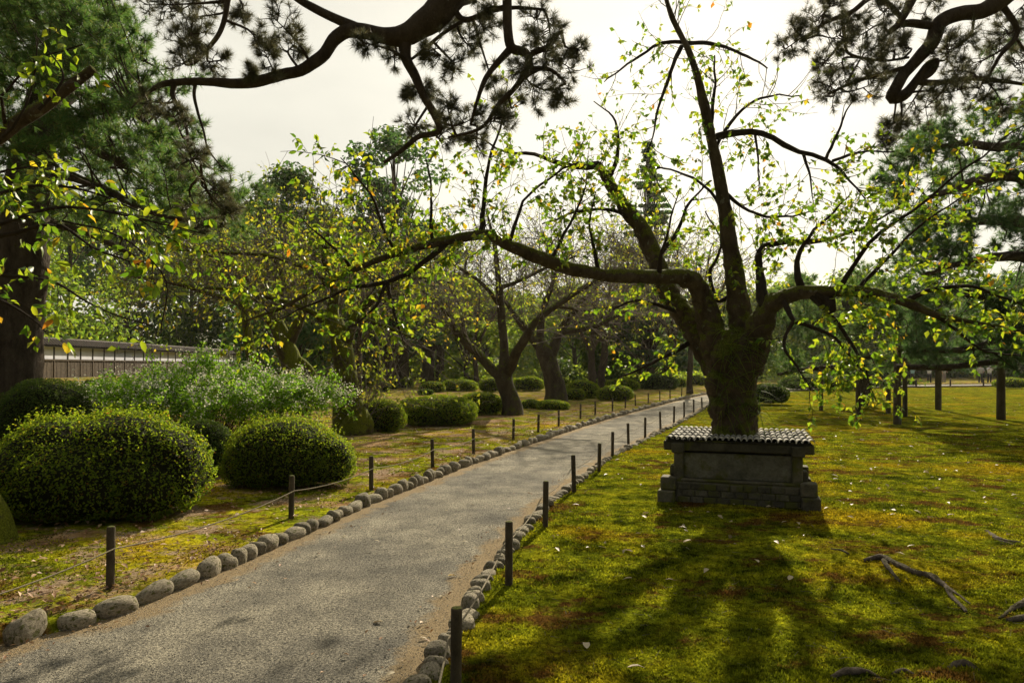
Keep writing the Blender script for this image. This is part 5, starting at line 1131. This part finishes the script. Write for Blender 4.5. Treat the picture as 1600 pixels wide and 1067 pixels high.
# ------------------------------------------------------------------ near cherry at the left edge
def near_cherry():
    b = W(-50, 860, 6.3); t_ = thing('cherry_tree', (b[0], b[1], 0), 'near cherry at the left edge with a cut mossy limb and large leaves', 'tree')
    D = 5.0
    g = Geo(); tr = smooth_line([(*W(-32, 900, 6.3), .36), (*W(-38, 850, 6.3), .32), (*W(-60, 790, 6.3), .29), (*W(-85, 720, 6.3), .27), (*W(-110, 600, 6.2), .25), (*W(-130, 450, 6.0), .2), (*W(-110, 330, 5.6), .14), (*W(-60, 270, 5.2), .09)], 26)
    tube(g, tr, 18, .1, True, 2, 4); g.build('trunk', M['bark_moss'], t_)
    limb = smooth_line(pxl([(-80, 285, 5.2, 15), (-40, 245, D, 13), (20, 196, D, 11), (70, 165, D, 9.5), (110, 135, D, 8.5), (146, 108, D, 7.5)]), 24); g = Geo(); tube(g, limb, 12, .09, True, 3, 9); g.build('limb', M['bark'], t_)
    br = [[(-60, 350, 4.4, 5), (0, 350, 4.3, 3.4), (80, 325, 4.2, 2.6), (160, 330, 4.1, 2), (250, 350, 4.1, 1.3), (320, 365, 4.1, 1)], [(-60, 380, 4.4, 5), (20, 365, 4.3, 3.4), (90, 350, 4.2, 2.6), (150, 390, 4.2, 1.8), (230, 420, 4.2, 1.2)],
      [(-60, 330, 4.6, 5), (10, 300, 4.5, 3), (70, 290, 4.4, 2.4), (140, 300, 4.4, 1.8), (215, 330, 4.3, 1.2)], [(-60, 420, 4.6, 4), (10, 430, 4.5, 3), (80, 440, 4.4, 2), (150, 480, 4.4, 1.4), (240, 510, 4.4, 1)],
      [(-60, 460, 4.6, 4), (0, 470, 4.5, 2.4), (50, 500, 4.5, 1.4), (70, 520, 4.5, 1)], [(-40, 250, D, 4), (20, 200, 4.6, 2), (50, 130, 4.6, 1.6), (60, 60, 4.6, 1)], [(60, 170, 4.6, 3), (100, 120, 4.6, 1.6), (60, 60, 4.7, 1)], [(0, 150, 4.7, 2), (60, 95, 4.7, 1.4), (130, 70, 4.7, 1)],
      [(-60, 300, 4.6, 3), (0, 270, 4.5, 2), (60, 262, 4.5, 1.4), (110, 280, 4.5, 1)], [(150, 330, 4.1, 1.5), (200, 335, 4.1, 1.2), (260, 372, 4.1, 1), (330, 400, 4.1, .8)], [(100, 345, 4.2, 2), (190, 372, 4.1, 1.4), (260, 440, 4.1, 1.1), (250, 520, 4.1, .8)],
      [(-60, 350, 4.4, 5), (-70, 330, 5, 7), (-75, 295, 5.3, 9)], [(-60, 460, 4.6, 4), (-100, 430, 5.6, 9)], [(-60, 420, 4.6, 4), (-100, 400, 5.6, 9)], [(0, 150, 4.7, 2), (10, 200, D, 3)]]
    g = Geo(); ls = []
    for s in br: l = smooth_line(pxl(s), 16); l[:, :3] += .01 * np.stack([lump(l[:, :3], 9, q) for q in (2, 6, 8)], -1); tube(g, l, 6, .08, True, 2, 20); ls.append(l)
    P = resample(ls[:11], 12); w = np.array([3, 2.6, 3, 1.6, 1.6, .8, .7, .7, 1.6, 1.6, 1.2]); T = shoots(P, 150, (.08, .30), .7, -.05, .22, 5, .15, w=w); T2 = shoots(T, 120, (.05, .16), .7, -.1, .2, 4, .3)
    tubes(g, T, .0026, .0012, 4); tubes(g, T2, .0014, .0008, 3); g.build('branches', M['twig'], t_, kind='stuff')
    pos, tan = along(np.concatenate((T[:, 1:], T2)), 640, .25); d, s, nn = leaf_frames(len(pos), tan, .5, .35); place_leaves(t_, pos, d, s, nn, RNG.uniform(.045, .085, len(pos)))
near_cherry()

# ------------------------------------------------------------------ roots and fallen leaves
def root(rows, label, zo=.02):
    g = Geo(); first = None
    for r in rows:
        pts = [];
        for (a, b, w) in r: q = G(a, b); pts.append((q[0], q[1], zo + w / 2 / F * q[1] * .35, w / 2 / F * q[1] * .8))
        if first is None: first = np.array(pts[0][:3])
        l = smooth_line(pts, 24); l[:, 2] += .008 * lump(l[:, :3], 6, 2); l[:, :2] += .016 * np.stack((lump(l[:, :3], 9, 1), lump(l[:, :3], 9, 5)), -1); l[:, 3] *= 1 + .22 * lump(l[:, :3], 14, 7); tube(g, l, 10, .22, True, 3, 30)
    g.build('exposed_root', M['root'], None, at=first, label=label, cat='root')
root([[(1352, 880, 6), (1375, 876, 12), (1400, 886, 12), (1430, 900, 11), (1455, 906, 13), (1475, 922, 10), (1490, 940, 8), (1508, 960, 5)], [(1380, 880, 8), (1392, 898, 8), (1405, 914, 6)], [(1478, 922, 6), (1500, 936, 5), (1515, 948, 3)]], 'long forked bare root lying across the moss at lower right')
root([[(1542, 834, 7), (1556, 845, 10), (1580, 852, 9), (1620, 856, 8)], [(1556, 848, 6), (1575, 853, 5), (1590, 858, 3)]], 'pale root at the right edge level with the planter foot')
root([[(1300, 1066, 7), (1325, 1060, 16), (1352, 1058, 10), (1375, 1066, 4)]], 'short root hump at the bottom edge right of the centre')
root([[(1395, 1060, 5), (1410, 1055, 9), (1425, 1060, 4)]], 'tiny root knuckle at the bottom edge between two larger humps')
root([[(1482, 1052, 7), (1505, 1046, 17), (1528, 1054, 8)]], 'dark root hump near the bottom right corner')
root([[(1300, 862, 3), (1315, 864, 5), (1328, 870, 3)]], 'little curved twig of root in the moss left of the forked root')
root([[(1640, 930, 20), (1600, 950, 14), (1578, 958, 8), (1560, 970, 4)], [(1640, 975, 24), (1600, 972, 16), (1575, 975, 8)]], 'knot of roots at the right edge below the forked root')
FL = {k: near_leaf_mesh(M[m]) for k, m in (('pale', 'dry_leaf'), ('brown', 'brown_leaf'), ('yellow', 'yellow_leaf'))}
def fallen(px, py, kind, L, z, label, group=None):
    q = G(px, py); zz = z + (float(lawn_h(q[0], q[1])) if z < .05 and q[0] > xr(q[1]) else (float(bed_h(q[0], q[1])) if z > .05 else 0))
    linkmesh('fallen_leaf', FL[kind], None, (q[0], q[1], zz + .012), (random.uniform(-.25, .25), random.uniform(-.25, .25), random.random() * 6.28), L, label=label, cat='leaf', group=group)
fallen(700, 902, 'yellow', .065, .004, 'single bright yellow leaf on the gravel near the right cobbles')
fallen(598, 974, 'pale', .085, .004, 'curled pale leaf on the gravel, left of the nearest right hand post')
fallen(617, 1054, 'pale', .06, .004, 'pale leaf at the bottom of the gravel near the sandy margin')
fallen(980, 1057, 'pale', .095, .03, 'cream leaf on the moss at the very bottom edge, largest on the lawn')
fallen(917, 1026, 'pale', .10, .03, 'long cream leaf on the moss just above the bottom edge one')
for px, py in ((655, 999), (722, 848), (743, 876), (668, 846), (585, 846), (690, 932), (540, 838), (640, 760), (700, 800), (735, 790)):
    fallen(px, py, 'pale', .055, .004, 'small pale dry leaf on the gravel ' + ('close to the right hand cobbles' if px > 690 else 'out in the middle of the path'), 'pale leaves on the gravel ' + ('by the cobbles' if px > 690 else 'in the middle'))
mp_ = [(935, 861), (988, 911), (1056, 915), (1106, 895), (1232, 913), (1325, 770), (1352, 755), (1300, 746), (1255, 735), (1450, 742), (1408, 795), (1428, 804), (1492, 812), (1330, 795), (1540, 780), (1305, 723), (1372, 734), (1275, 712), (1340, 716), (1310, 752), (905, 795), (1010, 815), (950, 745), (1002, 760), (1080, 850), (1210, 852), (1060, 830), (1480, 790), (1560, 730), (1230, 820), (968, 722), (1000, 735), (1580, 778), (1490, 740), (1395, 712), (1185, 885), (1430, 858), (1290, 690), (1350, 690), (1420, 700)]
def zone(px, py):
    if px < 1040: return 'between the cobbles and the planter' if py < 840 else 'in the tree shadow left of the forked root'
    if py > 810: return 'in front of the planter near the forked root'
    if py < 750: return 'on the sunny lawn right of the tiled planter top'
    return 'right of the planter foot, above the forked root'
for px, py in mp_: fallen(px, py, 'pale', random.uniform(.06, .10), .03, 'pale dry leaf on the moss ' + zone(px, py), 'pale leaves ' + zone(px, py))
bp = [(90, 858), (135, 856), (120, 895), (150, 888), (75, 893), (155, 868), (272, 868), (190, 902), (145, 925), (20, 928), (50, 925), (235, 814), (250, 870), (110, 880), (200, 845), (300, 850), (330, 855), (225, 870), (340, 845), (95, 832), (60, 860), (182, 915), (290, 800), (380, 820), (420, 800)]
for px, py in bp:
    w_ = 'left of the nearest left post' if px < 165 else ('between the two nearest left posts' if py > 830 else 'under the round foreground shrub')
    fallen(px, py, 'brown', random.uniform(.05, .08), .095, 'brown curled leaf on the mossy bed ' + w_, 'brown leaves ' + w_)

# ------------------------------------------------------------------ far path edge, visitors, lantern
def far_edge():
    t_ = thing('low_fence', (20, 56, 0), 'low dark kerb and short posts along the far path behind the lawn', 'fence')
    g = Geo(); l = smooth_line([(float(xr(y)) + .3, y, .06, .07) for y in (46, 49, 52, 54.5, 56.5, 58, 60)], 60); tube(g, l, 6, .1, True); g.build('kerb', M['wall_dark'], t_)
    for y in np.linspace(49, 59.5, 13):
        g = Geo(); x = float(xr(y)); l = np.array([(x, y, -.1, .06), (x, y, .3, .06), (x, y, .62, .055)]); tube(g, l, 7, 0); g.build('post', M['wall_dark'], t_)
far_edge()
def person(px, base, d, shirt, pants, label, pose=0, turn=0):
    x, y, _ = W(px, base, d); z0 = .02; r = thing('person', (x, y, z0), label, 'person', 'visitors on the far path'); s = 1.0
    k = dict(hip=(0, 0, .92), waist=(0, 0, 1.08), chest=(0, 0, 1.30), neck=(0, 0, 1.46), head=(0, -.01, 1.56), top=(0, -.01, 1.66), nose=(0, -.09, 1.57),
             ls=(.18, 0, 1.40), rs=(-.18, 0, 1.40), lh=(.09, 0, .88), rh=(-.09, 0, .88), lk=(.10, -.03, .48), rk=(-.10, .02, .48), la=(.11, 0, .08), ra=(-.11, .06, .08), lf=(.12, -.15, .03), rf=(-.12, -.09, .03))
    if pose == 1: k.update(le=(.24, -.12, 1.22), lw=(.10, -.28, 1.42), re=(-.24, -.12, 1.22), rw=(-.10, -.28, 1.42))
    elif pose == 2: k.update(le=(.27, .02, 1.14), lw=(.22, -.18, 1.02), re=(-.25, .0, 1.12), rw=(-.24, -.05, .88))
    else: k.update(le=(.25, .03, 1.13), lw=(.26, -.03, .88), re=(-.25, .03, 1.13), rw=(-.26, -.04, .88))
    lg = (k['lw'][0] * .9, k['lw'][1] - .07, k['lw'][2] - .06); rg = (k['rw'][0] * .9, k['rw'][1] - .07, k['rw'][2] - .06)
    if pose == 1: lg = (.05, -.30, 1.50); rg = (-.05, -.30, 1.50)
    k['lg'] = lg; k['rg'] = rg
    rad = dict(hip=.14, waist=.12, chest=.15, neck=.055, head=.095, top=.07, nose=.03, ls=.07, rs=.07, le=.042, re=.042, lw=.03, rw=.03, lg=.035, rg=.035, lh=.09, rh=.09, lk=.058, rk=.058, la=.04, ra=.04, lf=.035, rf=.035)
    E = [('hip', 'waist'), ('waist', 'chest'), ('chest', 'neck'), ('neck', 'head'), ('head', 'top'), ('head', 'nose'), ('chest', 'ls'), ('chest', 'rs'), ('ls', 'le'), ('le', 'lw'), ('lw', 'lg'), ('rs', 're'), ('re', 'rw'), ('rw', 'rg'), ('hip', 'lh'), ('hip', 'rh'), ('lh', 'lk'), ('rh', 'rk'), ('lk', 'la'), ('rk', 'ra'), ('la', 'lf'), ('ra', 'rf')]
    def skin(name, names, grow, mat, ends={}):
        c, s_ = math.cos(turn), math.sin(turn); ed = [e_ for e_ in E if e_[0] in names and e_[1] in names]; idx = {q: i for i, q in enumerate(names)}
        kk = dict(k); kk.update(ends); me = bpy.data.meshes.new(name)
        me.from_pydata([(kk[q][0] * c - kk[q][1] * s_, kk[q][0] * s_ + kk[q][1] * c, kk[q][2]) for q in names], [(idx[a], idx[b]) for a, b in ed], [])
        o = bpy.data.objects.new(name, me); col.objects.link(o); o.parent = r; o.modifiers.new('skin', 'SKIN'); sv = me.skin_vertices[0].data if me.skin_vertices else None
        if sv is None:
            bm = bmesh.new(); bm.from_mesh(me); bm.verts.layers.skin.verify(); bm.to_mesh(me); bm.free(); sv = me.skin_vertices[0].data
        for i, q in enumerate(names): sv[i].radius = (rad[q] * grow, rad[q] * grow * .85); sv[i].use_root = (i == 0)
        sb = o.modifiers.new('sub', 'SUBSURF'); sb.levels = 1; sb.render_levels = 1; me.materials.append(mat); return o
    skin('body', list(rad), 1.0, M['skin'])
    c_, s_ = math.cos(turn), math.sin(turn)
    def wp(p): return (x + p[0] * c_ - p[1] * s_, y + p[0] * s_ + p[1] * c_, z0 + p[2])
    def cloth(name, runs, mat):
        g = Geo()
        for run, n_ in runs:
            l = smooth_line([(*wp(p), r_) for p, r_ in run], n_); tube(g, l, 12, .03, True, 2, 8)
        g.build(name, mat, r)
    lerp = lambda a, b, t: tuple(a[q] * (1 - t) + b[q] * t for q in range(3))
    cloth('shirt', [([((0, 0, .84), .165), ((0, 0, 1.0), .155), ((0, 0, 1.2), .175), ((0, 0, 1.36), .185), ((0, 0, 1.46), .10)], 12)] +
          [([(k[a + 's'], .085), (lerp(k[a + 's'], k[a + 'e'], .5), .075), (lerp(k[a + 's'], k[a + 'e'], 1.0), .062)], 6) for a in 'lr'], shirt)
    cloth('trousers', [([((0, 0, .98), .15), ((0, 0, .86), .165), ((0, 0, .78), .12)], 6)] + [([(k[a + 'h'], .105), (k[a + 'k'], .08), ((k[a + 'a'][0], k[a + 'a'][1], .09), .065)], 8) for a in 'lr'], pants)
    cloth('shoes', [([((k[a + 'a'][0], k[a + 'a'][1] + .03, .05), .05), (k[a + 'f'], .045)], 5) for a in 'lr'], M['hair'])
    g = Geo(); c = np.array((x, y, z0)) + np.array((-math.sin(turn) * .015, math.cos(turn) * .02, 1.63)); l = np.array([(*(c - (0, 0, .13)), .07), (*(c - (0, 0, .05)), .112), (*c, .108), (*(c + (0, 0, .05)), .07)]); tube(g, smooth_line(l, 8), 10, 0); g.build('hair', M['hair'], r)
cw = plain('white_cotton', (.7, .7, .72)); cb = plain('light_blue_cotton', (.28, .5, .6)); cd = plain('dark_trousers', (.03, .03, .035)); cg = plain('grey_shirt', (.45, .45, .43)); cm = plain('mauve_trousers', (.25, .22, .24))
person(1426, 598, 66, cb, cd, 'person in a pale blue top and dark trousers left of the slender prop', 1, .5)
person(1452, 598, 66, cw, cd, 'person in a white jacket and black trousers holding something up', 1, 2.6)
person(1475, 597, 68, cg, cm, 'person in a grey white top beside the slender prop pole', 2, .3)
person(1532, 598, 66, cg, cd, 'person in a grey shirt, left of the pair near the stout pole', 2, -.6)
person(1546, 598, 67, cw, cd, 'person in a white t-shirt, right of the pair near the stout pole', 1, 0)
def lantern():
    x, y, _ = W(852, 585, 60); t_ = thing('garden_lantern', (x, y, 0), 'small reddish stone lantern among the far shrubs above the thick trunk foot', 'lantern')
    def ring(name, prof, s=6):
        g = Geo(); l = np.array([(x, y, z, r) for z, r in prof]); tube(g, l, s, 0); g.build(name, M['lantern'], t_, smooth=False)
    ring('base', [(0, .3), (.15, .3), (.2, .2)]); ring('shaft', [(.18, .12), (.9, .11)], 10); ring('light_box', [(.9, .2), (1.0, .26), (1.3, .24)]); ring('roof', [(1.3, .45), (1.36, .42), (1.55, .12)]); ring('finial', [(1.55, .07), (1.65, .1), (1.8, .02)], 8)
lantern()

# ------------------------------------------------------------------ thin warm haze in the air
def haze():
    g = Geo(); box(g, -290, 290, -75, 450, -1.3, 44)
    m = bpy.data.materials.new('haze'); m.use_nodes = True; n = m.node_tree; n.nodes.clear(); out = n.nodes.new('ShaderNodeOutputMaterial')
    v = n.nodes.new('ShaderNodeVolumePrincipled'); v.inputs['Color'].default_value = (1.0, .97, .88, 1); v.inputs['Density'].default_value = .00014; v.inputs['Anisotropy'].default_value = .55
    n.links.new(v.outputs[0], out.inputs['Volume']); g.build('haze', m, None, smooth=False, kind='stuff', label='thin warm haze filling the garden air', cat='haze')
haze()
